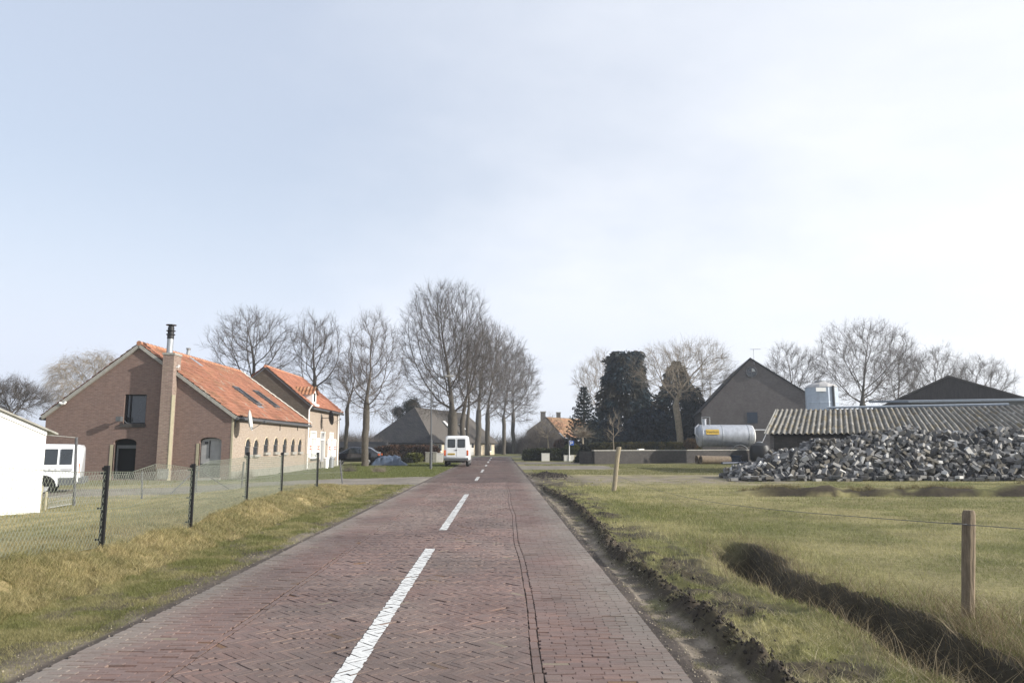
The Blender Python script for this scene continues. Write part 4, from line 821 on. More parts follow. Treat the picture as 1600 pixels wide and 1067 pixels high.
q = onY(1113.5, 675, YT-rt_); zl = q.z; yl = YT-math.sqrt(max(.01, rt_**2-(zl-cz)**2)); nl = Vector((0, yl-YT, zl-cz)).normalized(); ul = Vector((0, -nl.z, nl.y))
if ul.z < 0: ul = -ul
cl_ = Vector((q.x, yl, zl))+nl*.045; lb = MB().obox(cl_, (.62, 0, 0), ul*.25, nl*.012).build('label_plate', MT['label'], tk)
tc_ = bpy.data.curves.new('lettering', 'FONT'); tc_.body = 'Veenhuis'; tc_.size = .32; tc_.align_x = 'CENTER'; tc_.align_y = 'CENTER'; tc_.extrude = .004
to = bpy.data.objects.new('lettering_curve', tc_); COL.objects.link(to); dg = bpy.context.evaluated_depsgraph_get(); me = bpy.data.meshes.new_from_object(to.evaluated_get(dg)); bpy.data.objects.remove(to)
me.materials.clear(); me.materials.append(MT['text']); lo = bpy.data.objects.new('lettering', me); COL.objects.link(lo); lo.parent = lb
RM = Matrix((Vector((1, 0, 0)), ul, nl)).transposed().to_4x4(); RM.translation = cl_+nl*.018-Vector(tk.location); lo.matrix_local = RM
for (dx, hh, rr_) in ((.55, .55, .2),): MB().lathe((c0.x+dx, YT, cz+rt_-.05), [(rr_, 0), (rr_, hh), (rr_+.04, hh+.01), (rr_+.04, hh+.06)], 14).build('filler_dome', MT['tank'], tk)
MB().tube([(c0.x-.1, YT-.4, cz-.3), (c0.x-.45, YT-.4, cz+.2), (c0.x-.4, YT-.3, cz+.75), (c0.x-.05, YT-.2, cz+1.05), (c0.x+.15, YT-.2, cz+.9)], .07, 8).build('hose', MT['hub'], tk, smooth='auto')
MB().tube([(c0.x+.2, YT-.5, cz+.75), (c0.x+.2, YT-.5, cz+1.75), (c0.x+.95, YT-.5, cz+1.75), (c0.x+.95, YT-.5, cz+.8)], .03, 6).build('guard_rail', MT['galv'], tk)
e0 = Vector((c1.x+.2, YT-.2, cz+.55)); e1 = e0+Vector((1.6, 0, .0)); MB().tube([e0, e1], .06, 8).tube([e1-Vector((.2, 0, 0)), e1-Vector((.75, 0, 1.1))], .04, 6).obox(e1, (.12, 0, 0), (0, .1, 0), (0, 0, .15)).build('suction_arm', MT['hub'], tk)
wheel(tk, (c0.x+3.55, YT-rt_*.85, .62), .66, .45, 'y', 'galv'); wheel(tk, (c0.x+3.55, YT+rt_*.85, .62), .66, .45, 'y', 'galv')
m = MB(); pts = [(c0.x+3.55+.85*math.cos(math.pi*k/10), YT-rt_*.95, .75+.85*math.sin(math.pi*k/10)) for k in range(11)]; m.tube(pts, .06, 6); m.build('mudguard', MT['bumper'], tk)
MB().box(c0.x-.8, YT-.5, .55, c1.x+.3, YT+.5, .72).build('chassis', MT['bumper'], tk)
p = onY(1187, 690, 68); m = MB(); m.lathe((p.x, p.y, .05), [(.75, 0), (.95, .3), (.95, 1.1), (.8, 1.5), (.4, 1.75)], 14); o = m.build('black_drum', MT['black'], None, smooth='auto', loc=(p.x, p.y, 0)); tag(o, 'big black drum between the tanker and the corrugated shed', 'drum')
MB().lathe((p.x, p.y, 1.8), [(.3, 0), (.3, .06), (.1, .1)], 12).build('lid', MT['galv'], o)
# pipes on the grass
p, q = onZ(1095, 725), onZ(1136, 723.5)
for k, (ox, oy, oz, ll) in enumerate(((0, 0, .36, 2.6), (-.15, .72, .36, 2.3))):
    m = MB(); a = Vector((p.x+ox, p.y+oy, oz)); b = a+Vector((ll, .5, -.04)); r0 = .36; n = 16; d = (b-a).normalized(); u = d.cross(Vector((0, 0, 1))).normalized(); v = d.cross(u)
    rings = [[P_+(u*math.cos(t)+v*math.sin(t))*rr for t in [2*math.pi*i/n for i in range(n)]] for P_, rr in ((a+d*.3, .28), (a, .28), (a, .36), (a+d*.25, .37), (a+d*.27, .34), (b, .34), (b, .27), (b-d*.3, .27))]
    m.loft(rings); o = m.build('drain_pipe', MT['pipe'], None, smooth='auto', loc=a); tag(o, ('front brown concrete drain pipe lying on the grass before the wall', 'rear brown concrete drain pipe lying tight behind the front one')[k], 'pipe')
p, q = onZ(1128, 725.5), onZ(1168, 724.5); o = MB().tube([p+Vector((0, 0, .1)), q+Vector((0, 0, .1))], .1, 10).build('blue_pipe', MT['bluepipe'], None, smooth='auto', loc=p); tag(o, 'dark blue pipe lying on the grass beside the brown pipes', 'pipe')
p = onZ(1152, 722.5); m = MB()
for k in range(9):
    z = .1+.06*k; rr = .45+.06*math.sin(k*1.7); m.tube([(p.x+rr*math.cos(a), p.y+.4+rr*math.sin(a), z+.02*math.sin(a*3+k)) for a in [2*math.pi*i/18 for i in range(19)]], .05, 6)
o = m.build('hose_coil', MT['bluepipe'], None, smooth='auto', loc=p); tag(o, 'coil of dark hose on the grass left of the paver pile', 'hose')

# ------------------------------------------------------------------ pile of grey pavers
PX0, PX1, PY0 = onZ(1150, 750).x, 27.0, onZ(1300, 751).y; 
def pile_h(x, y):
    s = np.clip((x-PX0-.1)/2.6, 0, 1)
    top = 1.0*s**.8+1.1*ss(x, PX0+1.8, PX0+8.5); top = top+.12*np.sin(x*1.3+.6)*s+.1*np.sin(x*2.9)*s
    fy = np.clip((y-PY0+.15)/(.55+.95*top), 0, 1)**.8; bk = 1-ss(y, PY0+4.0, PY0+5.6)
    return top*fy*bk*(x > PX0-.1)
bx_, by_ = np.meshgrid(np.arange(PX0-.3, PX1, .24), np.arange(PY0-.25, PY0+4.6, .2)); bx_ = bx_.ravel()+RNG.uniform(-.08, .08, bx_.size); by_ = by_.ravel()+RNG.uniform(-.07, .07, by_.size)
hh_ = pile_h(bx_, by_); keep = (hh_ > .03) & (by_-PY0 < 3.6); bx_, by_, hh_ = bx_[keep], by_[keep], hh_[keep]
extra = RNG.choice(len(bx_), 500); bx_ = np.concatenate([bx_, bx_[extra]+.06]); by_ = np.concatenate([by_, by_[extra]+.04]); hh_ = np.concatenate([hh_, pile_h(bx_[-500:], by_[-500:])-.12])
gxp = np.arange(0, 12) ; base_n = 46
bx_ = np.concatenate([bx_, RNG.uniform(PX0-.7, PX1, 90)]); by_ = np.concatenate([by_, RNG.uniform(PY0-.45, PY0-.15, 90)]); hh_ = np.concatenate([hh_, np.full(90, .05)])
zz_ = hh_+RNG.uniform(-.1, .16, hh_.size); zz_ = np.maximum(zz_, .05); NB = len(bx_)
dist = np.hypot(bx_, by_)-zz_*.25                       # what shows largest: the near face of the heap
order = np.argsort(dist); own = set(order[:300].tolist())
cube = np.array([(x, y, z) for z in (-1, 1) for x, y in ((-1, -1), (1, -1), (1, 1), (-1, 1))], dtype=float)*np.array([.17, .105, .06])
def rmat(): 
    q = RNG.normal(size=4); q /= np.linalg.norm(q); return Matrix.Rotation(0, 3, 'X') if False else __import__('mathutils').Quaternion(q).to_matrix()
CF = np.array([(0, 3, 2, 1), (4, 5, 6, 7), (0, 1, 5, 4), (1, 2, 6, 5), (2, 3, 7, 6), (3, 0, 4, 7)])
shades = [(.1, .1, .1), (.2, .195, .19), (.045, .045, .048), (.3, .29, .275), (.13, .118, .1), (.5, .49, .47), (.17, .155, .13)]  # dark and pale tones also stand for shaded and sunlit paver faces
# individual pavers: seven meshes shared by 300 objects
pm_ = []
for k, s_ in enumerate(shades):
    m = MB(); sx, sy, sz = .17, .105, .06; ch = .005; rings = []
    for (z, i) in ((-sz, ch), (-sz+ch, 0), (sz-ch, 0), (sz, ch)): rings.append([(x*(sx-i), y*(sy-i), z) for x, y in ((-1, -1), (1, -1), (1, 1), (-1, 1))])
    m.loft(rings); me = bpy.data.meshes.new('paver'); me.from_pydata(m.v, [], m.f); a = me.color_attributes.new('Col', 'FLOAT_COLOR', 'POINT'); a.data.foreach_set('color', np.array([(*s_, 1)]*len(m.v), dtype=np.float32).ravel()); me.materials.append(MT['stone']); pm_.append(me)
VV, CC = [], []
for i in range(NB):
    flat = hh_[i] <= .06; R = rmat() if not flat else Matrix.Rotation(RNG.uniform(-.6, .6), 3, 'Z')@Matrix.Rotation(RNG.uniform(-.15, .15), 3, 'X'); ki = int(RNG.choice(7, p=[.22, .2, .2, .12, .12, .06, .08])); sc_ = RNG.uniform(.8, 1.12)
    if i in own:
        o = bpy.data.objects.new('paver', pm_[ki]); COL.objects.link(o); o.location = (bx_[i], by_[i], zz_[i]); o.rotation_euler = R.to_euler(); o.scale = (sc_,)*3
        tag(o, 'loose grey concrete paver on the near face of the big paver pile', 'paver', 'loose pavers dumped in a pile')
    else:
        v = (cube*sc_)@np.array(R).T+np.array([bx_[i], by_[i], zz_[i]]); VV.append(v); CC.append(np.tile(shades[ki], (8, 1)))
nV = len(VV); VV = np.concatenate(VV); CC = np.concatenate(CC); FF = (CF[None]+np.arange(nV)[:, None, None]*8).reshape(-1, 4)
o = arrmesh('paver_pile', VV, FF, 4, MT['stone'], cols=CC, loc=(PX0+6, PY0+2, 0)); tag(o, 'rest of the big heap of loose grey pavers before the corrugated shed', 'paver pile', kind='stuff', group=None)
gx_, gy_ = np.meshgrid(np.arange(PX0-.2, PX1+1, .3), np.arange(PY0-.1, PY0+5.8, .25)); gz_ = pile_h(gx_, gy_)-.14; a, b = gx_.shape; ix = np.arange(a*b).reshape(a, b); Fq = np.stack([ix[:-1, :-1], ix[:-1, 1:], ix[1:, 1:], ix[1:, :-1]], -1).reshape(-1, 4)
o = arrmesh('rubble_core', np.stack([gx_, gy_, gz_], -1).reshape(-1, 3), Fq, 4, MT['clod'], loc=(PX0+6, PY0+2, 0)); tag(o, 'dark packed rubble inside the heap of pavers', 'rubble', kind='stuff')

# ------------------------------------------------------------------ wooden posts with wire on the right
p = onZ(1510, 961, .08); t_ = onY(1514, 797, p.y); o = thing('wooden_post', 'nearest round wooden post with a black insulator in the field at the right', 'post', (p.x, p.y, -.1), 'wooden posts of the field fence')
m = MB(); N_ = 10; rr0 = .056
rings = []
for z, r_ in ((0, .056), (.15, .055), (.4, .054), (.7, .056), (.95, .055), (t_.z+.1-.03, .054), (t_.z+.1, .044)):
    f = z/(t_.z+.1); rings.append([(p.x+(t_.x-p.x)*f+r_*math.cos(a)*(1+.05*math.sin(a*3)), p.y+r_*math.sin(a), z-.1) for a in [2*math.pi*k/N_ for k in range(N_)]])
m.loft(rings); m.build('post_shaft', MT['wood'], o, smooth='auto')
wz = onY(1520, 818, p.y).z; MB().lathe((p.x+.095, p.y, wz), [(.01, -.04), (.024, -.035), (.024, .03), (.012, .035)], 10, 'x').build('insulator', MT['black'], o)
MB().tube([(p.x+.02*math.cos(a)*3.1, p.y+.06*math.sin(a), wz) for a in [2*math.pi*k/12 for k in range(13)]], .004, 5).build('wire_tie', MT['bumper'], o)
p2 = onZ(958, 767, .02); t2 = onY(967, 698, p2.y); o = thing('wooden_post', 'pale wooden post leaning to the right beside the field entrance', 'post', (p2.x, p2.y, -.1), 'wooden posts of the field fence')
rings = []
for z, r_ in ((0, .085), (.3, .082), (.8, .08), (1.3, .084), (t2.z+.08, .085), (t2.z+.1, .07)):
    f = z/(t2.z+.1); rings.append([(p2.x+(t2.x-p2.x)*f+.015*math.sin(z*4)+r_*math.cos(a), p2.y+r_*math.sin(a), z-.1) for a in [2*math.pi*k/N_ for k in range(N_)]])
MB().loft(rings).build('post_shaft', MT['woodl'], o, smooth='auto')
w0 = Vector((p.x, p.y-.06, wz)); w1 = Vector((p2.x, p2.y, .62)); pts = [w0.lerp(w1, k/24)+Vector((0, 0, -.28*math.sin(math.pi*k/24)-.0)) for k in range(25)]
w2_ = w0+Vector((3.2, -3.2*.55, .03)); pts = [w2_.lerp(w0, k/6)+Vector((0, 0, -.05*math.sin(math.pi*k/6))) for k in range(6)]+pts
o = MB().tube(pts, .0035, 4).build('fence_wire', MT['bumper'], None, loc=w0); tag(o, 'single sagging wire strung between the wooden field posts', 'wire')
# ------------------------------------------------------------------ white van ahead
YV = onZ(713, 729).y; xc = (onY(692.5, 700, YV).x+onY(733.5, 700, YV).x)/2; vt = onY(713, 680.5, YV).z
van = thing('delivery_van', 'white high panel van seen from behind at the left edge of the road', 'van', (xc, YV+2.4, 0)); rings = []
for (y, h0, h1, zb, zt) in ((0, .84, .7, .5, vt-.12), (.05, .92, .76, .45, vt-.04), (.2, .955, .8, .42, vt), (3.3, .96, .8, .4, vt+.02), (3.9, .95, .74, .4, vt-.25), (4.5, .93, .7, .4, 1.42), (5.1, .86, .62, .42, 1.15), (5.25, .8, .58, .48, .95)):
    rings.append([(xc+x_, YV+y, z_) for x_, z_ in ring(y, h0, h1, zb, zt, .17 if zt > 1.5 else .08, 1.15 if zt > 1.5 else zb+(zt-zb)*.6)])
MB().loft(rings).build('body', MT['vanpaint'], van, smooth='auto')
def rrect(x0, x1, z0, z1, r, y, t=.012, n=4, ins=0):
    pts = []
    for cx_, cz_, a0 in ((x1-r, z1-r, 0), (x0+r, z1-r, 90), (x0+r, z0+r, 180), (x1-r, z0+r, 270)):
        for k in range(n+1): a = math.radians(a0+90*k/n); pts.append((cx_+r*math.cos(a), y, cz_+r*math.sin(a)))
    return MB().poly(pts, (0, -t, 0))
for s_ in (-1, 1):
    a, b = sorted((s_*.03, s_*.73)); dr = rrect(xc+a, xc+b, .72, vt-.14, .05, YV+.003, .02).build('rear_door', MT['vanpaint'], van)
    a, b = sorted((s_*.1, s_*.63)); rrect(xc+a-.02, xc+b+.02, 1.4, vt-.25, .07, YV-.018, .008).build('window_seal', MT['black'], dr)
    rrect(xc+a+.015, xc+b-.015, 1.44, vt-.29, .055, YV-.027, .006).build('window', MT['glass'], dr)
    q = sorted((s_*.77, s_*.92)); tl = rrect(xc+q[0]+.005, xc+q[1]-.01, .82, 1.22, .03, YV+.02, .04).build('tail_light', MT['orange'], van)
    rrect(xc+q[0]+.01, xc+q[1]-.015, .84, .96, .02, YV-.0205, .006).build('red_lens', MT['red'], tl)
    MB().obox((xc+s_*.76, YV+.03, 1.5), (.02, 0, 0), (0, .05, 0), (0, 0, .04)).build('hinge', MT['vanpaint'], dr)
    for yy in (.95, 4.2): wheel(van, (xc+s_*.8, YV+yy, .33), .33, .22, 'x')
    MB().obox((xc+s_*1.08, YV+3.7, 1.55), (.09, 0, 0), (0, .05, 0), (0, 0, .17)).build('wing_mirror', MT['black'], van)
MB().obox((xc-.03, YV-.03, 1.22), (.08, 0, 0), (0, .02, 0), (0, 0, .025)).build('door_handle', MT['black'], van)
MB().obox((xc, YV-.02, .55), (.9, 0, 0), (0, .09, 0), (0, 0, .1)).build('rear_bumper', MT['bumper'], van, bevel=.03)
pl_ = MB().obox((xc-.36, YV-.03, .93), (.26, 0, 0), (0, .01, 0), (0, 0, .06)).build('number_plate', MT['plate'], van)
for k in range(6): MB().obox((xc-.56+.08*k, YV-.043, .93), (.018, 0, 0), (0, .003, 0), (0, 0, .035)).build('plate_character', MT['black'], pl_)
MB().box(xc-.6, YV+.1, .3, xc+.6, YV+4.6, .42).build('underbody', MT['black'], van)
MB().tube([(xc+.35, YV+.25, .34), (xc+.35, YV-.08, .32)], .035, 8).build('exhaust', MT['bumper'], van)
# dark hatchback by the tree
YC = 58.5; xb = onY(592, 715, YC).x; car = thing('parked_car', 'black hatchback parked behind the tree trunk beside the brick house', 'car', (xb-2.1, YC+.85, 0)); rings = []
prof = ((0, .55, .82), (.06, .4, .95), (.35, .34, 1.08), (.75, .32, 1.36), (1.15, .3, 1.43), (2.3, .3, 1.42), (3.0, .3, 1.02), (3.9, .3, .86), (4.15, .36, .7))
for (y, zb, zt) in prof:
    zbelt = min(.92, zt-.06); t_ = max(0, (zt-.95)/.48); h0 = .84 if .2 < y < 4 else .72; h1 = h0-.2*t_-.03
    o_ = [(-h0+.05, zb), (-h0, zb+.1), (-h0, zbelt), (-h1, zt-.06), (-h1+.1, zt)]; rr_ = o_+[(-x, z) for x, z in o_[::-1]]; rings.append([(xb-y, YC+.85+x_, z_) for x_, z_ in rr_])
MB().loft(rings).build('body', MT['carpaint'], car, smooth='auto')
for (a0, a1, a2, a3) in ((.62, .95, 1.5, 1.5), (1.56, 1.56, 2.3, 2.75)):
    y_ = lambda z: YC+.85-(.84-.2*max(0, (z-.95)/.48))-.012
    MB().poly([(xb-a0, y_(.95), .95), (xb-a1, y_(1.36), 1.34), (xb-a2, y_(1.36), 1.34), (xb-a3, y_(.95), .95)], (0, -.006, 0)).build('side_window', MT['glass'], car)
for ax_ in (.85, 3.35):
    for s_ in (-.75, .75): wheel(car, (xb-ax_, YC+.85+s_, .3), .3, .18, 'y')
MB().obox((xb-.04, YC+.2, .85), (.06, 0, 0), (0, .1, 0), (0, 0, .07)).build('tail_light', MT['orange'], car); MB().obox((xb-.04, YC+1.5, .85), (.06, 0, 0), (0, .1, 0), (0, 0, .07)).build('tail_light', MT['orange'], car)
MB().obox((xb-.0, YC+.85, .5), (.06, 0, 0), (0, .78, 0), (0, 0, .1)).build('bumper', MT['bumper'], car, bevel=.02); MB().obox((xb-.22, YC+.85, 1.0), (.14, 0, 0), (0, .6, 0), (0, 0, .012)).build('rear_spoiler', MT['vanpaint'], car)
# tarpaulin heap
p = onZ(603, 727.5); nx_, ny_ = 44, 22; V_, F_ = [], []
for j in range(ny_):
    for i in range(nx_):
        u, v = i/(nx_-1), j/(ny_-1); x = p.x-1.15+2.7*u; y = p.y-.1+1.7*v; e = min(1, u*5, (1-u)*5, v*4, (1-v)*4); 
        f = float(fbm(x*1.0, y*1.0, .5, 81)); rg = abs(float(fbm(x, y, .35, 82, 2))-.5)*2; z = .02+e**.6*(.42+.28*f*math.sin(u*3.14)+.35*rg*.6); V_.append((x+.06*(f-.5), y, z*(.75+.5*(u < .8))*.88))
for j in range(ny_-1):
    for i in range(nx_-1): F_.append((j*nx_+i, j*nx_+i+1, (j+1)*nx_+i+1, (j+1)*nx_+i))
o = MB().add(V_, F_).build('tarpaulin', MT['tarp'], None, loc=p); tag(o, 'crumpled blue grey tarpaulin heap on the lawn right of the big tree trunk', 'tarpaulin')
# street lamp
p = onZ(673, 733); pt = onY(672, 600, p.y); la = onY(703, 588, p.y); lmp = thing('street_lamp', 'grey street lamp with a long bent arm standing on the verge left of the van', 'street lamp', p)
MB().tube([(p.x, p.y, -.1), (p.x, p.y, 1.9), (p.x, p.y, 1.93), (p.x-.05, p.y, pt.z)], [.095, .09, .055, .04], 10).build('pole', MT['bumper'], lmp)
MB().tube([(p.x-.05, p.y, pt.z-.02), (p.x-.02, p.y, pt.z+.18), (p.x+.12, p.y, pt.z+.36), (p.x+.45, p.y, pt.z+.5), (la.x-.25, p.y, la.z)], .032, 8).build('arm', MT['bumper'], lmp, smooth='auto')
MB().obox((la.x-.03, p.y, la.z+.02), (.3, 0, 0), (0, .1, 0), (0, 0, .06)).build('lamp_head', MT['concrete'], lmp, bevel=.03)
# farmhouse with the great dark roof
e1 = Vector((.30, .954, 0)); e2_ = Vector((-.954, .30, 0)); B0 = onZ(676, 714.5); B0 = Vector((-8.95, 98, 0)); dh = thing('thatched_farmhouse', 'long farmhouse under a huge dark hipped roof beyond the beech hedge', 'farmhouse', B0)
def QD(u, v, z): q = B0+e1*u+e2_*v; return Vector((q.x, q.y, z))
zE, zR, Wd, Ld_ = 2.0, 7.1, 9.0, 27.0; ap1 = onP(648, 636, QD(0, Wd/2, 0), e2_*1.0); ua = (ap1-B0).dot(e1); zR = ap1.z
m = MB(); a = [QD(-.5, -.5, zE-.1), QD(-.5, Wd+.5, zE-.1), QD(ua, Wd/2, zR)]; m.add(a+[v+Vector((0, 0, -.2)) for v in a], [(0, 1, 2), (3, 4, 5), (0, 1, 4, 3)]); m.build('hip_roof', MT['darkroof'], dh)  # shade of the hip is put into a darker material than the sunlit slope
m = MB(); s_ = [QD(-.5, -.5, zE-.1), QD(ua, Wd/2, zR), QD(Ld_-2.2, Wd/2, zR), QD(Ld_+.4, Wd/2-1.6, zR-2.0), QD(Ld_+.4, -.5, zE-.1)]; nn = (s_[1]-s_[0]).cross(s_[3]-s_[0]).normalized(); m.poly(s_, nn*(-.2 if nn.z > 0 else .2)); m.build('street_roof', MT['thatch'], dh)
m = MB(); s_ = [QD(-.5, Wd+.5, zE-.1), QD(ua, Wd/2, zR), QD(Ld_-2.2, Wd/2, zR), QD(Ld_+.4, Wd/2+1.6, zR-2.0), QD(Ld_+.4, Wd+.5, zE-.1)]; nn = (s_[1]-s_[0]).cross(s_[3]-s_[0]).normalized(); m.poly(s_, nn*(-.2 if nn.z > 0 else .2)); m.build('rear_roof', MT['thatch'], dh)
m = MB(); s_ = [QD(Ld_-2.2, Wd/2, zR), QD(Ld_+.4, Wd/2-1.6, zR-2.0), QD(Ld_+.4, Wd/2+1.6, zR-2.0)]; m.poly(s_, (0, 0, -.2)); m.build('half_hip_roof', MT['thatch'], dh)
m = MB(); m.obox(QD(9.6, .15, 1.0), e1*9.4, e2_*.15, (0, 0, 1.05)); m.obox(QD(23, .15, 1.0), e1*3.9, e2_*.15, (0, 0, 1.05)); m.build('street_wall', MT['creambrick'], dh)
m = MB(); m.poly([QD(Ld_-.1, 0, 0), QD(Ld_-.1, 0, 2), QD(Ld_-.1, Wd/2-1.6, zR-2.3), QD(Ld_-.1, Wd/2+1.6, zR-2.3), QD(Ld_-.1, Wd, 2), QD(Ld_-.1, Wd, 0)], e1*-.3); m.obox(QD(12, Wd-.2, .95), e1*13.9, e2_*.15, (0, 0, 1.05)); m.build('far_gable', MT['creambrick'], dh)
MB().obox(QD(1.6, Wd/2, .95), e1*.1, e2_*(Wd/2-.3), (0, 0, 1.0)).build('porch_wall', MT['barnbrick'], dh)
for v in (.1, 2.2, 4.9, 6.1, 8.9): MB().obox(QD(.05, v, .9), e1*.08, e2_*.08, (0, 0, .99)).build('porch_post', MT['greydoor'], dh)
for u, wd_, z0, z1, nm, mt_ in ((1.2, .5, .7, 1.75, 'window', 'white'), (2.9, .55, .7, 1.75, 'window', 'white'), (12.4, .5, .6, 1.8, 'window', 'white'), (15.5, .9, .05, 1.95, 'barn_door', 'dish'), (19.4, .6, .3, 1.8, 'window', 'white'), (22.2, .5, .05, 1.95, 'front_door', 'bumper'), (24.6, .6, .5, 1.8, 'window', 'white')):
    o = MB().obox(QD(u, -.02, (z0+z1)/2), e1*wd_, e2_*.02, (0, 0, (z1-z0)/2)).build(nm, MT[mt_], dh)
    if mt_ == 'white':
        for s_ in (-.47, .47): MB().obox(QD(u+s_*wd_, -.045, (z0+z1)/2), e1*wd_*.38, e2_*.004, (0, 0, (z1-z0)/2-.1)).build('pane', MT['glass'], o)
for (px, py_) in ((697, 663), (722, 667)):
    nrm_ = (QD(ua, Wd/2, zR)-QD(0, -.5, zE-.1)).cross(e1).normalized(); nrm_ = nrm_ if nrm_.z > 0 else -nrm_; c = onP(px, py_, QD(0, -.5, zE-.1), nrm_)+nrm_*.08; sd_ = nrm_.cross(e1)
    o = MB().obox(c, e1*.42, sd_*.6, nrm_*.05).build('skylight', MT['white'], dh)
p = QD(6, Wd/2+4.5, 0); ch_ = MB().box(p.x-9, p.y+2, 0, p.x+1, p.y+8, 2.2); o = None
# low dark outbuilding behind the car
p, q = onY(528, 700, 78), onY(592, 699, 78); t = thing('outbuilding', 'low dark outbuilding with a shallow roof behind the black car', 'outbuilding', (p.x, 78, 0))
MB().box(p.x-2, 78, 0, q.x+.5, 80.5, 1.35).build('wall', MT['wallbrick'], t); MB().poly([(p.x-2.3, 77.7, 1.3), (p.x-2.3, 79.3, 1.95), (p.x-2.3, 80.8, 1.3)], (q.x-p.x+3, 0, 0)).build('roof', MT['darkroof'], t)
MB().box(p.x+1.9, 77.93, .02, p.x+2.15, 77.998, 1.3).build('pillar', MT['cream'], t)
# planters, containers
def tub(name, px, py_, w_, d_, h, mat, lab, cat, flare=1.12):
    p = onZ(px, py_); m = MB(); m.loft([[(p.x+sx*w_/2*f, p.y+d_/2+sy*d_/2*f, z) for sx, sy in ((-1, -1), (1, -1), (1, 1), (-1, 1))] for z, f in ((0, 1), (h*.92, flare), (h*.93, flare*1.05), (h, flare*1.05), (h, flare*.9), (h*.85, flare*.88))]); o = m.build(name, mat, None, bevel=.02, loc=(p.x, p.y, 0)); tag(o, lab, cat); return o
tub('planter_tub', 852.5, 720.3, .78, .7, .78, MT['planter'], 'small white tub in front of the clipped dark hedge', 'planter', 1.02)
tub('planter_trough', 889, 720.3, .95, .6, .58, MT['planter'], 'left half of the pale stone trough pair under the round green bush', 'planter', 1.04)
tub('planter_trough', 899.5, 720, .75, .6, .62, MT['cream'], 'right yellowish trough with flared sides under the round green bush', 'planter', 1.2)
tub('flower_pot', 685, 722, .8, .7, .85, MT['planter'], 'large white pot beside the van and behind the street lamp', 'planter', 1.15)
for px_, l_ in ((667.5, 'left tall grey slab panel by the beech hedge'), (679, 'right tall grey slab panel by the white pot')):
    p = onZ(px_, 722.5); t = thing('gate_pillar', l_, 'pillar', (p.x, p.y, 0)); MB().box(p.x-.17, p.y, -.1, p.x+.17, p.y+.3, .9).build('shaft', MT['plinth'], t); MB().box(p.x-.2, p.y-.03, .9025, p.x+.2, p.y+.33, .96).build('cap', MT['concrete'], t)
# blue direction sign
p = onZ(889.5, 717.5); p.y = 74.0; p.x = onY(889.5, 700, 74).x; q = onY(892, 692, p.y); t = thing('direction_sign', 'small white post with a blue and white sign above the round bush', 'sign', p)
MB().tube([(p.x, p.y, 0), (p.x, p.y, q.z+.25)], .04, 8).build('post', MT['white'], t); o = MB().obox((p.x+.24, p.y-.06, q.z), (.22, 0, 0), (0, .01, 0), (0, 0, .22)).build('sign_plate', MT['bluesign'], t)
MB().tube([(p.x+.13, p.y-.075, q.z-.15), (p.x+.13, p.y-.075, q.z+.13), (p.x+.33, p.y-.075, q.z+.13), (p.x+.35, p.y-.075, q.z), (p.x+.14, p.y-.075, q.z-.0)], .03, 6).build('white_symbol', MT['white'], o)
# distant house with orange roof
Yh = 128; A_ = onY(853, 652, Yh); L_ = onY(832, 668, Yh); R_ = onY(879, 682, Yh); fh = thing('orange_roof_house', 'distant dark brick house with a mossy orange roof and two chimneys', 'house', (A_.x, Yh, 0))
m = MB(); m.poly([(L_.x-1, Yh, 0), (L_.x-1, Yh, L_.z-.7), (A_.x, Yh, A_.z), (R_.x, Yh, R_.z), (R_.x, Yh, 0)], (0, .3, 0)); m.box(R_.x-.3, Yh+.3, 0, R_.x, Yh+12, R_.z); m.build('gable_wall', MT['barnbrick'], fh)
dep = Vector((7.5, 11.0, 0)); e_ = (R_-A_); Lq = e_.length; e_.normalize(); du = dep.normalized(); nq = du.cross(e_).normalized(); nq = nq if nq.z > 0 else -nq
pantiles('roof', A_+nq*.1, du, e_, dep.length, Lq+.3, nq, MT['tiles'], fh, mossy=.75, pitch=.5, row=.6, base=(.26, .14, .08)); m = MB(); m.poly([A_, L_+Vector((-1, 0, -.7)), L_+Vector((-1, 0, -.6)), A_+Vector((0, 0, .1))], dep); m.build('rear_roof', MT['darkroof'], fh)
MB().box(R_.x+.05, Yh+2.5, 1.2, R_.x+1.6, Yh+5, 2.4).build('bay_window', MT['white'], fh)
for (px, py_, w_) in ((848.5, 645, .42), (872.5, 646, .36)):
    q = onY(px, py_, Yh+2 if px < 860 else Yh+6); c_ = MB().box(q.x-w_, q.y-w_, A_.z-1, q.x+w_, q.y+w_, q.z+.1).build('chimney', MT['barnbrick'], fh); MB().box(q.x-w_-.08, q.y-w_-.08, q.z+.1025, q.x+w_+.08, q.y+w_+.08, q.z+.25).build('chimney_cap', MT['concrete'], c_)

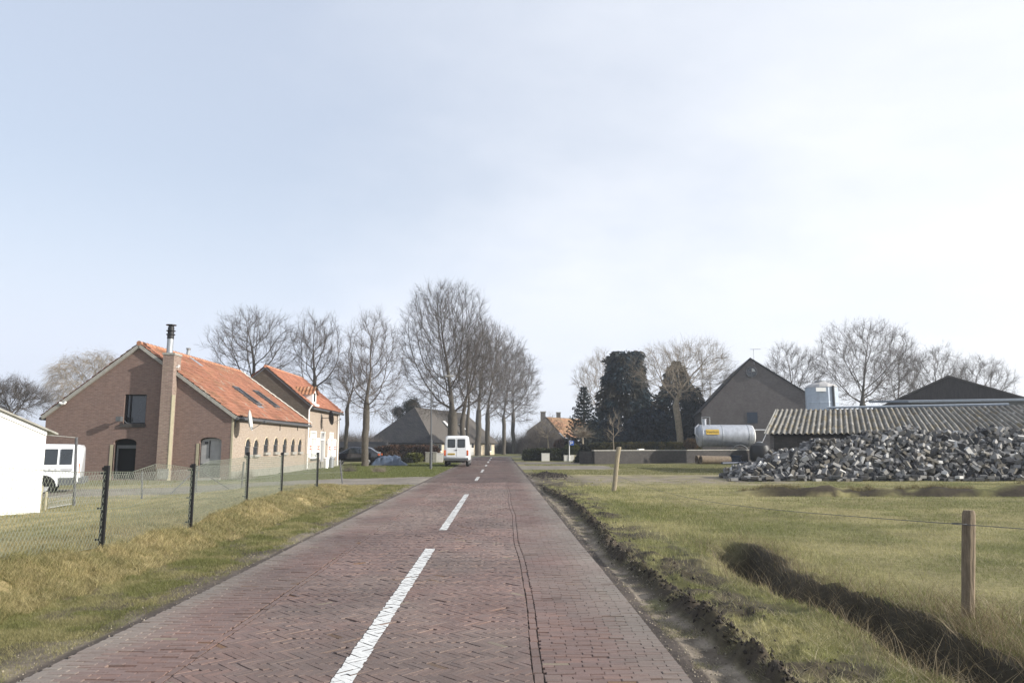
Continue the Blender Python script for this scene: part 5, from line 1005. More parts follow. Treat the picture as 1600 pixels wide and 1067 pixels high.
# ------------------------------------------------------------------ trees
def grow(seed, base, H_, fork, cen, rad, n_att, step, trunkR, wob_=.06, up=.06, kill=1.6, infl=7, shell=.5, lean=(0, 0), stems=1, minr=.0085, low=.0, multi_dir=None):
    """space colonisation: the limbs grow towards points scattered through the crown"""
    rg = np.random.default_rng(seed)
    P = [np.array([0., 0., 0.])]; par = [-1]
    tips0 = [0]; z = 0
    ns = max(2, int(fork/step)); p = P[0]
    for i in range(ns):
        p = p+np.array([lean[0]*step+rg.normal()*wob_*step, lean[1]*step+rg.normal()*wob_*step, step]); P.append(p); par.append(len(P)-2)
    A = []
    cen = np.array(cen, dtype=float); rad = np.array(rad, dtype=float)
    while len(A) < n_att:
        q = rg.uniform(-1, 1, 3); d = np.linalg.norm(q)
        if d > 1 or d < rg.uniform(0, shell): continue
        w_ = cen+q*rad*(1+.12*np.sin(q[0]*5+seed)*np.cos(q[1]*4))
        if w_[2] < fork*.75+low: continue
        A.append(w_)
    A = np.array(A); alive = np.ones(len(A), bool); Pn = np.array(P); near = np.zeros(len(A), int); dn = np.full(len(A), 1e9)
    s0 = max(0, len(P)-1-int(fork*.25/step))
    for k in range(s0, len(P)):
        d = np.linalg.norm(A-Pn[k], axis=1); b = d < dn; dn[b] = d[b]; near[b] = k
    kids = {i: [i+1] for i in range(len(P)-1)}; infl_ = max(infl, dn.min()*1.3)
    for it in range(160):
        act = alive & (dn < infl_*step*3)
        if not act.any(): break
        ks = np.unique(near[act]); new = []
        for k in ks:
            m_ = act & (near == k); v = A[m_]-P[k]; v /= np.linalg.norm(v, axis=1)[:, None]; d = v.sum(0); d /= np.linalg.norm(d)+1e-9
            pd = P[k]-P[par[k]] if par[k] >= 0 else np.array([0, 0, 1.]); pd = pd/(np.linalg.norm(pd)+1e-9)
            d = d+pd*.9+np.array([0, 0, up])+rg.normal(size=3)*.12; d /= np.linalg.norm(d); q = P[k]+d*step
            if any(np.linalg.norm(P[c_]-q) < .45*step for c_ in kids.get(k, ())) or len(kids.get(k, ())) > 3: alive[m_] = False; continue
            new.append((k, q))
        n0 = len(P)
        for k, q in new: kids.setdefault(k, []).append(len(P)); P.append(q); par.append(k)
        for j in range(n0, len(P)):
            d = np.linalg.norm(A-P[j], axis=1); b = d < dn; dn[b] = d[b]; near[b] = j
        alive &= dn > kill*step
        if len(P) > 8500: break
    P = np.array(P); par = np.array(par); n = len(P); cnt = np.zeros(n); ch = [[] for _ in range(n)]
    for i in range(1, n): ch[par[i]].append(i)
    for i in range(n-1, -1, -1):
        if not ch[i]: cnt[i] = 1
        if par[i] >= 0: cnt[par[i]] += cnt[i]
    e = math.log(max(2, cnt[0]))/math.log(trunkR/minr); R = minr*cnt**(1/e)
    for i in range(ns+1): R[i] *= 1+.0*i
    lim_ = np.arange(n) > ns; R[lim_] = np.where(R[lim_] > .03, .03+(R[lim_]-.03)*.66, R[lim_]); R[0] *= 1.25
    return P, par, ch, cnt, R
def frame(d):
    d = d/(np.linalg.norm(d, axis=-1, keepdims=True)+1e-9); a = np.where(np.abs(d[..., 2:3]) < .9, np.array([0, 0, 1.]), np.array([1., 0, 0])); u = np.cross(d, a); u /= np.linalg.norm(u, axis=-1, keepdims=True)+1e-9
    return d, u, np.cross(d, u)
def limb_mesh(P, par, ch, R, lo, hi):
    V, F_, Nn = [], [], []; nV = 0; n = len(P); started = np.zeros(n, bool)
    for i in range(1, n):
        a = par[i]
        if R[i] < lo or R[i] >= hi: continue
        main = max(ch[a], key=lambda c: R[c]) if ch[a] else -1
        if i == main and started[a] and lo <= R[a] < hi: continue
        chain = [a, i]; cur = i
        while ch[cur]:
            nx_ = max(ch[cur], key=lambda c: R[c])
            if R[nx_] < lo: break
            chain.append(nx_); cur = nx_
        for c in chain[1:]: started[c] = True
        pts = P[chain]; rr = R[chain].copy(); rr[0] = min(rr[0], rr[1]*1.15); ns = 10 if rr.max() > .12 else (6 if rr.max() > .04 else 4 if rr.max() > .02 else 3)
        d = np.gradient(pts, axis=0); d, u, v = frame(d)
        for k in range(1, len(u)):
            uu = u[k-1]-d[k]*np.dot(u[k-1], d[k]); uu /= np.linalg.norm(uu)+1e-9; u[k] = uu; v[k] = np.cross(d[k], uu)
        an = np.arange(ns)*2*np.pi/ns; ring = pts[:, None]+(u[:, None]*np.cos(an)[None, :, None]+v[:, None]*np.sin(an)[None, :, None])*rr[:, None, None]
        V.append(ring.reshape(-1, 3)); m_ = len(chain); k0 = np.arange(m_-1)[:, None]*ns+np.arange(ns)[None]+nV; k1 = np.arange(m_-1)[:, None]*ns+(np.arange(ns)[None]+1) % ns+nV
        F_.append(np.stack([k0, k1, k1+ns, k0+ns], -1).reshape(-1, 4)); nV += m_*ns
    if not V: return np.zeros((0, 3)), np.zeros((0, 4), int)
    return np.concatenate(V), np.concatenate(F_)
def twig_mesh(rg, O, D, L_, r, droop=0, nseg=2):
    """thin tapering three-sided twigs, vectorised"""
    d, u, v = frame(D); n = len(O); V = []; an = np.arange(3)*2*np.pi/3; bend = rg.normal(size=(n, 3))*.13
    for k in range(nseg+1):
        t = k/nseg; c = O+d*L_[:, None]*t+bend*L_[:, None]*t*t+np.array([0, 0, -droop])*(L_*t*t)[:, None]; rr = (r*(1-.85*t))[:, None, None]
        V.append(c[:, None]+(u[:, None]*np.cos(an)[None, :, None]+v[:, None]*np.sin(an)[None, :, None])*rr)
    V = np.stack(V, 1).reshape(n, -1, 3); fs = []
    for k in range(nseg):
        for j in range(3): fs.append((k*3+j, k*3+(j+1) % 3, (k+1)*3+(j+1) % 3, (k+1)*3+j))
    F_ = (np.array(fs)[None]+np.arange(n)[:, None, None]*(nseg+1)*3).reshape(-1, 4)
    return V.reshape(-1, 3), F_
def sliver(rg, O, D, L_, r, droop=0):
    d, u, v = frame(D); a = rg.uniform(0, 6.28, len(O))[:, None]; s_ = (u*np.cos(a)+v*np.sin(a))*r; tip = O+d*L_[:, None]+np.array([0, 0, -droop])*L_[:, None]*.5
    V = np.stack([O-s_, O+s_, tip+s_*.3, tip-s_*.3], 1); return V.reshape(-1, 3), np.arange(len(O)*4).reshape(-1, 4)
def twigs(seed, P, par, R, thr, per, Lm, r, droop=0, sub=3, up=.25, spread=.8):
    rg = np.random.default_rng(seed+99); idx = np.where((R < thr) & (par >= 0))[0]; idx = np.repeat(idx, per); bd = P[idx]-P[par[idx]]; bd /= np.linalg.norm(bd, axis=1)[:, None]+1e-9
    cc_ = P[P[:, 2] > P[:, 2].max()*.3].mean(0)-np.array([0, 0, P[:, 2].max()*.12]); ro = P[idx]-cc_; ro /= np.linalg.norm(ro, axis=1)[:, None]+1e-9; D = bd*.7+ro*.55+rg.normal(size=bd.shape)*spread*.5+np.array([0, 0, up-droop*.3]); D /= np.linalg.norm(D, axis=1)[:, None]; O = P[idx]-(P[idx]-P[par[idx]])*rg.uniform(0, 1, len(idx))[:, None]
    L_ = Lm*rg.uniform(.5, 1.2, len(idx)); V1, F1 = twig_mesh(rg, O, D, L_, np.full(len(idx), r), droop)
    if sub:
        O2 = np.repeat(O, sub, 0)+np.repeat(D*L_[:, None], sub, 0)*rg.uniform(.25, .95, len(idx)*sub)[:, None]+np.array([0, 0, -droop])*.35*np.repeat(L_, sub)[:, None]
        D2 = np.repeat(D, sub, 0)+rg.normal(size=(len(idx)*sub, 3))*.55*spread+np.array([0, 0, -droop*.6]); L2 = np.repeat(L_, sub)*rg.uniform(.3, .65, len(idx)*sub)
        V2, F2 = sliver(rg, O2, D2, L2, r*.62, droop); F1 = np.concatenate([F1, F2+len(V1)]); V1 = np.concatenate([V1, V2])
    return V1, F1
def bare_tree(name, label, cat, base, H_, fork, crown, R, seed, att=567, step=.5, bark='bark', twig='twig', group=None, per=5, Lm=.9, tr=.009, droop=0, sub=4, lean=(0, 0), cx=(0, 0), up=.06, shell=.5, wob_=.06, thr=.024, kill=1.1, low=0, limb=.1):
    """crown = (half width x, half width y, bottom z)"""
    b = Vector(base); t = thing(name, label, cat, b, group); zb = crown[2]; cz = (H_+zb)/2
    P, par, ch, cnt, Rr = grow(seed, b, H_, fork, (cx[0], cx[1], cz), (crown[0], crown[1], (H_-zb)/2), att, step, R, lean=lean, up=up, shell=shell, wob_=wob_, kill=kill, low=low)
    off = np.array(b); 
    V, F_ = limb_mesh(P, par, ch, Rr, limb*R/.3 if R < .3 else limb, 9); arrmesh('trunk', V+off, F_, 4, MT[bark], parent=t, smooth=True)
    lo = .0; V, F_ = limb_mesh(P, par, ch, Rr, 0, limb*R/.3 if R < .3 else limb); V2, F2 = twigs(seed, P, par, Rr, thr, per, Lm, tr, droop, sub); 
    arrmesh('crown', np.concatenate([V, V2])+off, np.concatenate([F_, F2+len(V)]), 4, MT[twig], parent=t)
    return t
def at(px, Y, ybase=None): return Vector((onY(px, 700, Y).x, Y, 0))
def zt_at(px, py, Y): return onY(px, py, Y).z
def auto(name, label, cat, px, Y, x0, x1, ytop, yfork, seed, depth=1.0, ybot=None, **k):
    """crown extents measured from the photograph, turned into metres at the tree's own distance"""
    b = at(px, Y); a, c = onY(x0, 620, Y).x, onY(x1, 620, Y).x; Ht = zt_at(px, ytop, Y); fk = zt_at(px, yfork, Y); bt_ = zt_at(px, ybot or yfork-5, Y)
    hw = (c-a)/2; return bare_tree(name, label, cat, b, Ht, fk, (hw, hw*depth, bt_), k.pop('R'), seed, cx=((a+c)/2-b.x, 0), **k)
G1 = 'tall bare limes lining the far end of the road'
auto('lime_tree', 'tallest bare lime tree with a broad round crown, directly behind the white van', 'tree', 705, 70, 624, 768, 444, 648, 11, R=.47, att=3600, step=.4, per=3, Lm=1.0, tr=.009, group=G1, ybot=655, up=.12, shell=0, bark='bark', twig='twigd')
auto('lime_tree', 'thinner mossy bare tree just right of the tallest lime, behind the van', 'tree', 722, 76, 690, 790, 500, 655, 12, R=.27, att=907, step=.45, group=G1, ybot=640, up=.1, shell=0, per=3, sub=4)
auto('lime_tree', 'slender bare tree with a straight dark trunk against the farmhouse roof', 'tree', 728, 88, 705, 755, 520, 640, 13, R=.2, att=432, step=.5, group=G1, ybot=625, shell=0, per=3, sub=4)
auto('lime_tree', 'knobbly bare lime at the left of the farmhouse front windows', 'tree', 747, 110, 715, 800, 505, 642, 14, R=.44, att=1296, step=.5, group=G1, ybot=648, up=.1, shell=0, Lm=1.1, tr=.012, per=3, sub=4)
auto('lime_tree', 'bare lime with a burr on its trunk before the farmhouse gable end', 'tree', 762, 114, 725, 828, 508, 640, 15, R=.38, att=1403, step=.5, group=G1, ybot=650, up=.1, shell=0, Lm=1.1, tr=.012, per=3, sub=4)
auto('lime_tree', 'straight bare lime just right of the farmhouse end', 'tree', 787, 126, 752, 838, 540, 650, 16, R=.34, att=1123, step=.55, group=G1, ybot=655, shell=0, Lm=1.2, tr=.013, per=3, sub=4)
auto('lime_tree', 'rightmost tall bare lime at the bend of the road', 'tree', 803, 132, 770, 842, 556, 645, 17, R=.36, att=1036, step=.55, group=G1, ybot=670, shell=0, Lm=1.2, tr=.013, per=3, sub=4)
auto('pollard_tree', 'single bare tree with a thick knobbly trunk on the lawn before the black car', 'tree', 571, 57.0, 529, 628, 490, 628, 21, R=.26, att=800, step=.32, per=4, Lm=.85, tr=.0065, bark='bark', twig='twig', ybot=665, up=.05, shell=0, kill=1.2)
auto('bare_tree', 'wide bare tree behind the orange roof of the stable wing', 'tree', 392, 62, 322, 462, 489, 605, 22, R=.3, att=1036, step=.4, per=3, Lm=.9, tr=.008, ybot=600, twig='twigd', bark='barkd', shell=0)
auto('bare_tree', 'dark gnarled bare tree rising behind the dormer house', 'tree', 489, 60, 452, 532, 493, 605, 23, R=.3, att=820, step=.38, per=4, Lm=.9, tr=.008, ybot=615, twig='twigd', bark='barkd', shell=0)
auto('bare_tree', 'lower spreading bare tree between the dormer house and the pollard', 'tree', 540, 74, 512, 590, 560, 640, 24, R=.2, att=518, step=.45, per=4, Lm=1.0, tr=.009, ybot=640, shell=0)
auto('weeping_birch', 'pale weeping birch behind the left slope of the stable roof', 'birch', 140, 84, 86, 196, 548, 640, 25, R=.22, att=820, step=.5, per=6, Lm=1.6, tr=.011, droop=.9, bark='birch', twig='twigl', ybot=640, sub=4)
auto('round_tree', 'fine-twigged rounded bare tree above the white shed at the left border', 'tree', 14, 76, -42, 66, 600, 655, 26, R=.25, att=1080, step=.42, per=7, Lm=1.1, tr=.01, ybot=650, twig='twigd')
auto('bare_tree', 'small bare tree left of the dark hip roof', 'tree', 612, 120, 596, 634, 640, 680, 27, R=.15, att=259, step=.5, per=4, Lm=.9, tr=.012, ybot=670)
# right side
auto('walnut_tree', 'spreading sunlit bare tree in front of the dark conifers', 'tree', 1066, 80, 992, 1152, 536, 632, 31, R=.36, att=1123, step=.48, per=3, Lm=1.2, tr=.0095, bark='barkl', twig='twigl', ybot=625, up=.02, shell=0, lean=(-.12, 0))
auto('bare_tree', 'pale bare tree behind the left side of the tall conifer', 'tree', 938, 112, 900, 975, 552, 650, 32, R=.28, att=691, step=.55, per=4, Lm=1.2, tr=.012, twig='twigl', ybot=650)
for px, s_, l_ in ((1099, 33, 'left one of two thin far poplars beside the barn'), (1110, 34, 'right one of two thin far poplars beside the barn')):
    auto('poplar_tree', l_, 'poplar', px, 210, px-4, px+4, 566+(s_-33)*16, 670, s_, R=.3, att=280, step=.8, per=7, Lm=1.6, tr=.03, ybot=672, twig='twigl', up=.5)
G2 = 'bare trees behind the farm sheds'
auto('bare_tree', 'bare tree between the barn gable and the silo', 'tree', 1240, 100, 1196, 1284, 541, 625, 35, R=.3, att=820, step=.5, per=4, Lm=1.1, tr=.011, group=G2, ybot=640)
auto('bare_tree', 'largest bare tree behind the corrugated shed, right of the silo', 'tree', 1352, 92, 1276, 1432, 505, 632, 36, R=.46, att=1944, step=.48, per=3, Lm=1.1, tr=.0105, group=G2, ybot=635, up=.05, shell=0)
auto('bare_tree', 'second bare tree standing close to the right of the largest one', 'tree', 1408, 104, 1370, 1445, 545, 635, 37, R=.28, att=648, step=.52, per=4, Lm=1.1, tr=.011, group=G2, ybot=640)
auto('bare_tree', 'bare tree rising behind the ridge of the dark barn gable', 'tree', 1466, 108, 1420, 1512, 545, 632, 38, R=.3, att=864, step=.52, per=4, Lm=1.1, tr=.011, group=G2, ybot=640)
auto('bare_tree', 'rightmost bare tree behind the dark barn roof', 'tree', 1530, 112, 1488, 1578, 562, 632, 39, R=.28, att=820, step=.52, per=4, Lm=1.2, tr=.011, group=G2, ybot=640)
# small ones by the drive
p = onZ(848, 716); bare_tree('young_birch', 'young pale forked tree behind the clipped dark hedge', 'tree', (p.x, 78, 0), 4.3, 1.7, (1.5, 1.2, 1.9), .1, 41, att=94, step=.28, per=3, Lm=.8, tr=.008, bark='woodl', twig='twigl', limb=.14)
p = at(959, 74); bare_tree('sapling', 'slim pointed bare sapling in front of the big conifer', 'sapling', p, 4.9, 1.2, (.75, .6, 1.4), .06, 42, att=81, step=.28, per=3, Lm=.6, tr=.008, bark='twigl', twig='twigl', up=.5, limb=.14)
p = at(912, 68); t = thing('globe_willow', 'small grafted tree with a mop of straight upright twigs beside the monkey puzzle', 'tree', p); rg = np.random.default_rng(43)
MB().tube([p, p+Vector((-.05, 0, 1.2)), p+Vector((-.12, 0, 2.5))], [.09, .075, .1], 8).build('trunk', MT['barkl'], t, smooth=True)
O = np.tile(np.array(p)+np.array([-.12, 0, 2.45]), (520, 1)); D = rg.normal(size=(520, 3))*np.array([1.25, 1.25, .45])+np.array([0, 0, .75]); V, F_ = twig_mesh(rg, O+rg.normal(size=O.shape)*.07, D, rg.uniform(.7, 1.5, 520), np.full(520, .009), .1); arrmesh('crown', V, F_, 4, MT['twigl'], parent=t)

# ------------------------------------------------------------------ evergreens and shrubs: leaf sprays spread through the crown
def leaves(name, O, D, L_, Wd_, cols, parent=None, mat='leafd', loc=None, seed=0):
    rg = np.random.default_rng(seed); d, u, v = frame(D); n = len(O); a = rg.uniform(0, 6.28, n)[:, None]; s_ = u*np.cos(a)+v*np.sin(a)
    V = np.stack([O-s_*Wd_[:, None]*.35, O+d*L_[:, None]*.45-s_*Wd_[:, None], O+d*L_[:, None], O+d*L_[:, None]*.45+s_*Wd_[:, None]], 1); F_ = (np.arange(n*4)).reshape(-1, 4)
    return arrmesh(name, V.reshape(-1, 3), F_, 4, MT[mat], parent=parent, cols=np.repeat(cols, 4, 0), loc=loc)
def conifer(name, label, cat, base, H_, prof, n, col, seed, size=.5, droop=.5, zlow=0, trunk=.2, depth=1.0, col2=None, spiky=False):
    """prof: list of (height fraction, radius)"""
    b = Vector(base); t = thing(name, label, cat, b); rg = np.random.default_rng(seed); ph, pr_ = zip(*prof)
    MB().tube([b, b+Vector((0, 0, H_*.96))], [trunk, .03], 8).build('trunk', MT['barkd'], t)
    h = rg.uniform(zlow, 1, n*2); r = np.interp(h, ph, pr_); acc = rg.uniform(0, max(pr_), n*2) < r+.15; h, r = h[acc][:n], r[acc][:n]; m_ = len(h); a = rg.uniform(0, 2*np.pi, m_)
    lump = .62+.66*vn(a*3+50, h*H_*1.0, 1.0, seed)*1.0; rr = r*lump*np.sqrt(rg.uniform(.35, 1, m_))
    O = np.stack([np.cos(a)*rr, np.sin(a)*rr*depth, h*H_], 1)+np.array(b); D = np.stack([np.cos(a), np.sin(a), -droop+rg.normal(size=m_)*.4], 1)+rg.normal(size=(m_, 3))*.35
    cv = (.65+.7*rg.uniform(size=m_))[:, None]; c = np.array(col)*cv
    if col2 is not None: w2 = (ss(vn(a*2, h*H_, 1.1, seed+5), .45, .8)*.8*(h > .35))[:, None]; c = c*(1-w2)+np.array(col2)*cv*w2
    leaves('crown', O, D, size*rg.uniform(.6, 1.3, m_), size*.22*rg.uniform(.7, 1.3, m_), c, parent=t, seed=seed); return t
YQ = 92
def W_at(px0, px1, Y): return abs(onY(px1, 650, Y).x-onY(px0, 650, Y).x)
conifer('tall_conifer', 'tallest dark blue-green conifer, a broad flat-topped column right of the monkey puzzle', 'conifer', at(980, YQ), zt_at(980, 549, YQ), [(0, 3.3), (.3, 3.1), (.6, 2.9), (.8, 2.3), (.93, 2.3), (1, 1.7)], 15000, (.026, .043, .054), 51, .62, .9, depth=.8, col2=(.07, .06, .04), trunk=.35)
conifer('conifer', 'second dark conifer with a pointed top behind the spreading bare tree', 'conifer', at(1061, YQ+2), zt_at(1061, 560, YQ), [(0, 4.2), (.3, 3.6), (.55, 2.7), (.75, 1.8), (.9, 1.0), (1, .15)], 9000, (.03, .044, .05), 52, .62, .8, depth=.8, col2=(.07, .06, .04), trunk=.3)
conifer('conifer', 'lower dark conifer at the right end of the evergreen group', 'conifer', at(1089, YQ-2), zt_at(1089, 606, YQ), [(0, 1.9), (.4, 1.7), (.75, 1.2), (1, .2)], 5000, (.03, .044, .052), 53, .55, .8, trunk=.2)
conifer('conifer', 'low dark evergreen filling the gap between the two tall conifers', 'conifer', at(1018, YQ-6), zt_at(1018, 640, YQ-6), [(0, 3.0), (.4, 2.9), (.8, 2.2), (1, .8)], 7000, (.022, .036, .052), 54, .55, .5, trunk=.2)
conifer('conifer', 'low dark evergreen between the monkey puzzle and the tallest conifer', 'conifer', at(945, YQ-9), zt_at(940, 655, YQ-9), [(0, 2.4), (.4, 2.4), (.8, 1.9), (1, .7)], 6000, (.022, .036, .052), 55, .5, .5, trunk=.2)
# monkey puzzle: whorls of curved spiny limbs
def monkey(base, H_, Rm, seed):
    b = Vector(base); t = thing('monkey_puzzle', 'monkey puzzle tree with tiers of curved spiny branches left of the tall conifer', 'tree', b); rg = np.random.default_rng(seed)
    MB().tube([b, b+Vector((0, 0, H_))], [.2, .05], 8).build('trunk', MT['barkd'], t); Os, Ds, Cs = [], [], []; z = .9; mb = MB()
    while z < H_:
        f = z/H_; Rr = Rm*min(1, (1-f)*1.25+.1)*(1-.1*(f < .25)); nb_ = 7 if f < .85 else 5; a0 = rg.uniform(0, 6)
        for k in range(nb_):
            a = a0+2*math.pi*k/nb_+rg.normal()*.15; L_ = Rr*rg.uniform(.8, 1.1); m_ = max(5, int(L_/.11)); pr = None
            for j in range(m_):
                s_ = (j+1)/m_; zz__ = z-.10*L_*math.sin(s_*2.2)*1.0+.28*L_*s_**3; q = np.array([math.cos(a)*L_*s_, math.sin(a)*L_*s_, zz__])+np.array(b)
                ax = np.array([math.cos(a), math.sin(a), .2]); kk = 7 if s_ > .25 else 2
                Os.append(np.repeat(q[None], kk, 0)+rg.normal(size=(kk, 3))*.04); Ds.append(rg.normal(size=(kk, 3))*.8+ax*.7)
        z += .36 if f < .8 else .3
    O = np.concatenate(Os); D = np.concatenate(Ds); n = len(O); leaves('crown', O, D, rg.uniform(.14, .26, n), rg.uniform(.04, .07, n), np.array([.03, .037, .036])*(.6+.8*rg.uniform(size=(n, 1))), parent=t, seed=seed)
monkey(at(913, 78), zt_at(913, 604, 78), W_at(882, 944, 78)/2, 61)
# pine behind the hip roof
p = at(634, 122); t = thing('pine_tree', 'dark ragged pine top showing above the hip roof', 'pine', p); hp = zt_at(634, 623, 122); MB().tube([p, p+Vector((0, 0, hp-1))], [.3, .1], 8).build('trunk', MT['barkd'], t); rg = np.random.default_rng(62)
O = []
for k in range(16):
    c = np.array([rg.uniform(-1.7, 1.9), rg.uniform(-1.2, 1.2), hp-rg.uniform(.4, 3.2)]); O.append(c+rg.normal(size=(520, 3))*np.array([.42, .4, .34]))
O = np.concatenate(O)+np.array([p.x, p.y, 0]); leaves('crown', O, rg.normal(size=O.shape)+np.array([0, 0, .4]), rg.uniform(.2, .4, len(O)), rg.uniform(.03, .06, len(O)), np.array([.03, .036, .028])*(.6+.8*rg.uniform(size=(len(O), 1))), parent=t)
def blob(name, label, cat, cen, rad, n, col, seed, size=.14, box=False, col2=None, stems=True, mat='leafd', up=.3, kind=None):
    rg = np.random.default_rng(seed); c = np.array(cen, dtype=float); rd = np.array(rad, dtype=float); t = thing(name, label, cat, (c[0], c[1], 0))
    if kind: t['kind'] = kind
    q = rg.uniform(-1, 1, (n*3, 3))
    if box: k_ = np.abs(q)**6; keep = (k_.sum(1) < 1) & ((np.abs(q).max(1) > rg.uniform(.3, 1, n*3)))
    else: d = np.linalg.norm(q, axis=1); keep = (d < 1) & (d > rg.uniform(.25, .95, n*3))
    q = q[keep][:n]; q *= (1+.16*(vn(q[:, 0]*rd[0]*2+9, q[:, 2]*rd[2]*2+q[:, 1]*3, .9, seed)-.5)*2)[:, None]; O = q*rd+c; O[:, 2] = np.maximum(O[:, 2], .03); D = q+rg.normal(size=q.shape)*.6+np.array([0, 0, up]); cc = np.array(col)*(.6+.8*rg.uniform(size=(len(O), 1)))
    if col2 is not None: w2 = (ss(vn(O[:, 0], O[:, 2]+O[:, 1], .5, seed+3), .45, .7)*.85)[:, None]; cc = cc*(1-w2)+np.array(col2)*(.7+.6*rg.uniform(size=(len(O), 1)))*w2
    leaves('foliage', O, D, size*rg.uniform(.6, 1.4, len(O)), size*.3*rg.uniform(.7, 1.3, len(O)), cc, parent=t, seed=seed, mat=mat)
    if stems:
        m = MB(); 
        for k in range(7): m.tube([(c[0]+rg.uniform(-.3, .3)*rd[0], c[1], -.05), (c[0]+rg.uniform(-.8, .8)*rd[0], c[1]+rg.uniform(-.5, .5)*rd[1], c[2]+rd[2]*.6)], [.03, .01], 4)
        m.build('stems', MT['barkd'], t)
    return t
def blob_px(name, label, cat, x0, x1, y0, y1, Y, n, col, seed, depth=None, **k):
    a, c = onY(x0, 700, Y).x, onY(x1, 700, Y).x; zt__, zb_ = zt_at((x0+x1)/2, y0, Y), max(0, zt_at((x0+x1)/2, y1, Y)); hw = (c-a)/2; return blob(name, label, cat, ((a+c)/2, Y, (zt__+zb_)/2), (hw, depth or hw, (zt__-zb_)/2), n, col, seed, **k)
blob_px('beech_hedge', 'long brown beech hedge before the dark hip roof', 'hedge', 590, 684, 697, 719, 73, 9000, (.095, .055, .038), 71, depth=.8, size=.16, box=True, col2=(.05, .035, .028))
blob_px('brown_bush', 'small brown bush with a rounded top at the left end of the beech hedge', 'bush', 600, 628, 706, 724, 66, 2200, (.075, .05, .035), 72, size=.13)
blob_px('green_bush', 'small yellow-green bush in front of the beech hedge', 'bush', 634, 662, 708, 722, 66, 2200, (.1, .105, .03), 73, size=.14)
blob_px('dark_bush', 'low dark bush at the foot of the yellow-green bush', 'bush', 624, 646, 715, 724, 65, 900, (.03, .032, .025), 74, size=.12)
blob_px('clipped_hedge', 'dark irregular clipped yew hedge behind the white tub', 'hedge', 820, 893, 702, 719, 76, 11000, (.018, .022, .014), 75, depth=1.3, size=.15, box=True, col2=(.055, .06, .025))
blob_px('round_bush', 'round yellow-green bush growing above the stone trough', 'bush', 880, 908, 695, 714, 75.8, 4200, (.055, .065, .022), 76, size=.14, col2=(.14, .14, .04))
conifer('cone_shrub', 'dark cone-shaped clipped shrub beside the brick wall corner', 'shrub', at(912, 66.5), zt_at(912, 694, 66.5), [(0, .95), (.5, .5), (1, .05)], 3500, (.012, .015, .014), 77, .13, .2, trunk=.05)
blob_px('low_hedge', 'low dark hedge running along behind the brick yard wall', 'hedge', 924, 1092, 692, 704, 76, 9000, (.03, .033, .016), 78, depth=.6, size=.17, box=True, col2=(.08, .07, .025), stems=False)
blob_px('brown_shrub', 'rusty brown shrub at the left end of the silver tanker', 'shrub', 1070, 1092, 686, 702, 74, 1600, (.1, .065, .035), 79, size=.16)
blob_px('reddish_shrub', 'reddish shrub in front of the distant orange-roofed house', 'shrub', 866, 892, 686, 704, 96, 2200, (.1, .06, .045), 80, size=.2)
# thickets: twig masses
def thicket(name, label, cat, px0, px1, ytop, Y, n, seed, mat='twig', L_=1.8, r=.012, depth=4, kind=None, base=0.0):
    rg = np.random.default_rng(seed); a, c = onY(px0, 690, Y).x, onY(px1, 690, Y).x; x = rg.uniform(a, c, n); Ht = zt_at((px0+px1)/2, ytop, Y); env = Ht*(.62+.55*vn(x, x*0, 2.2, seed))*np.clip(np.minimum(x-a, c-x)/1.2+.35, 0, 1); z = rg.uniform(base, 1, n)**.9*env
    O = np.stack([x, Y+rg.uniform(-depth/2, depth/2, n), np.maximum(0, z-L_*.5)], 1); D = rg.normal(size=(n, 3))*.5+np.array([0, 0, .8]); V, F_ = twig_mesh(rg, O, D, L_*rg.uniform(.5, 1.2, n), np.full(n, r), .0)
    o = arrmesh(name, V, F_, 4, MT[mat], loc=((a+c)/2, Y, 0)); tag(o, label, cat, kind=kind); return o
thicket('shrubbery', 'tangled bare shrubbery beyond the road bend, left of the orange-roofed house', 'shrubbery', 818, 882, 664, 112, 7000, 91, 'twig', 1.7, .014, 5, kind='stuff')
thicket('shrubbery', 'dark undergrowth beneath the far limes', 'shrubbery', 776, 836, 684, 138, 6000, 92, 'twigd', 1.7, .02, 5, kind='stuff')
thicket('shrubbery', 'grey twiggy growth behind the low outbuilding', 'shrubbery', 520, 600, 672, 96, 6000, 93, 'twig', 1.8, .013, 5, kind='stuff')
thicket('bare_shrub', 'bare twiggy shrub at the foot of the sunlit stable wall', 'shrub', 374, 396, 734, 34.5, 420, 94, 'twigl', .5, .006, .6)
thicket('bare_shrub', 'small bare shrub at the lawn edge below the black car', 'shrub', 538, 556, 727, 45, 160, 95, 'twig', .6, .007, .6)
thicket('dry_shrub', 'low straw-coloured shrub on the lawn below the tarpaulin', 'shrub', 584, 602, 735, 44, 260, 96, 'twigl', .45, .007, .6)
thicket('distant_wood', 'distant grey woodland along the horizon', 'woodland', -150, 1750, 676, 330, 30000, 97, 'twig', 5, .06, 30, kind='stuff')

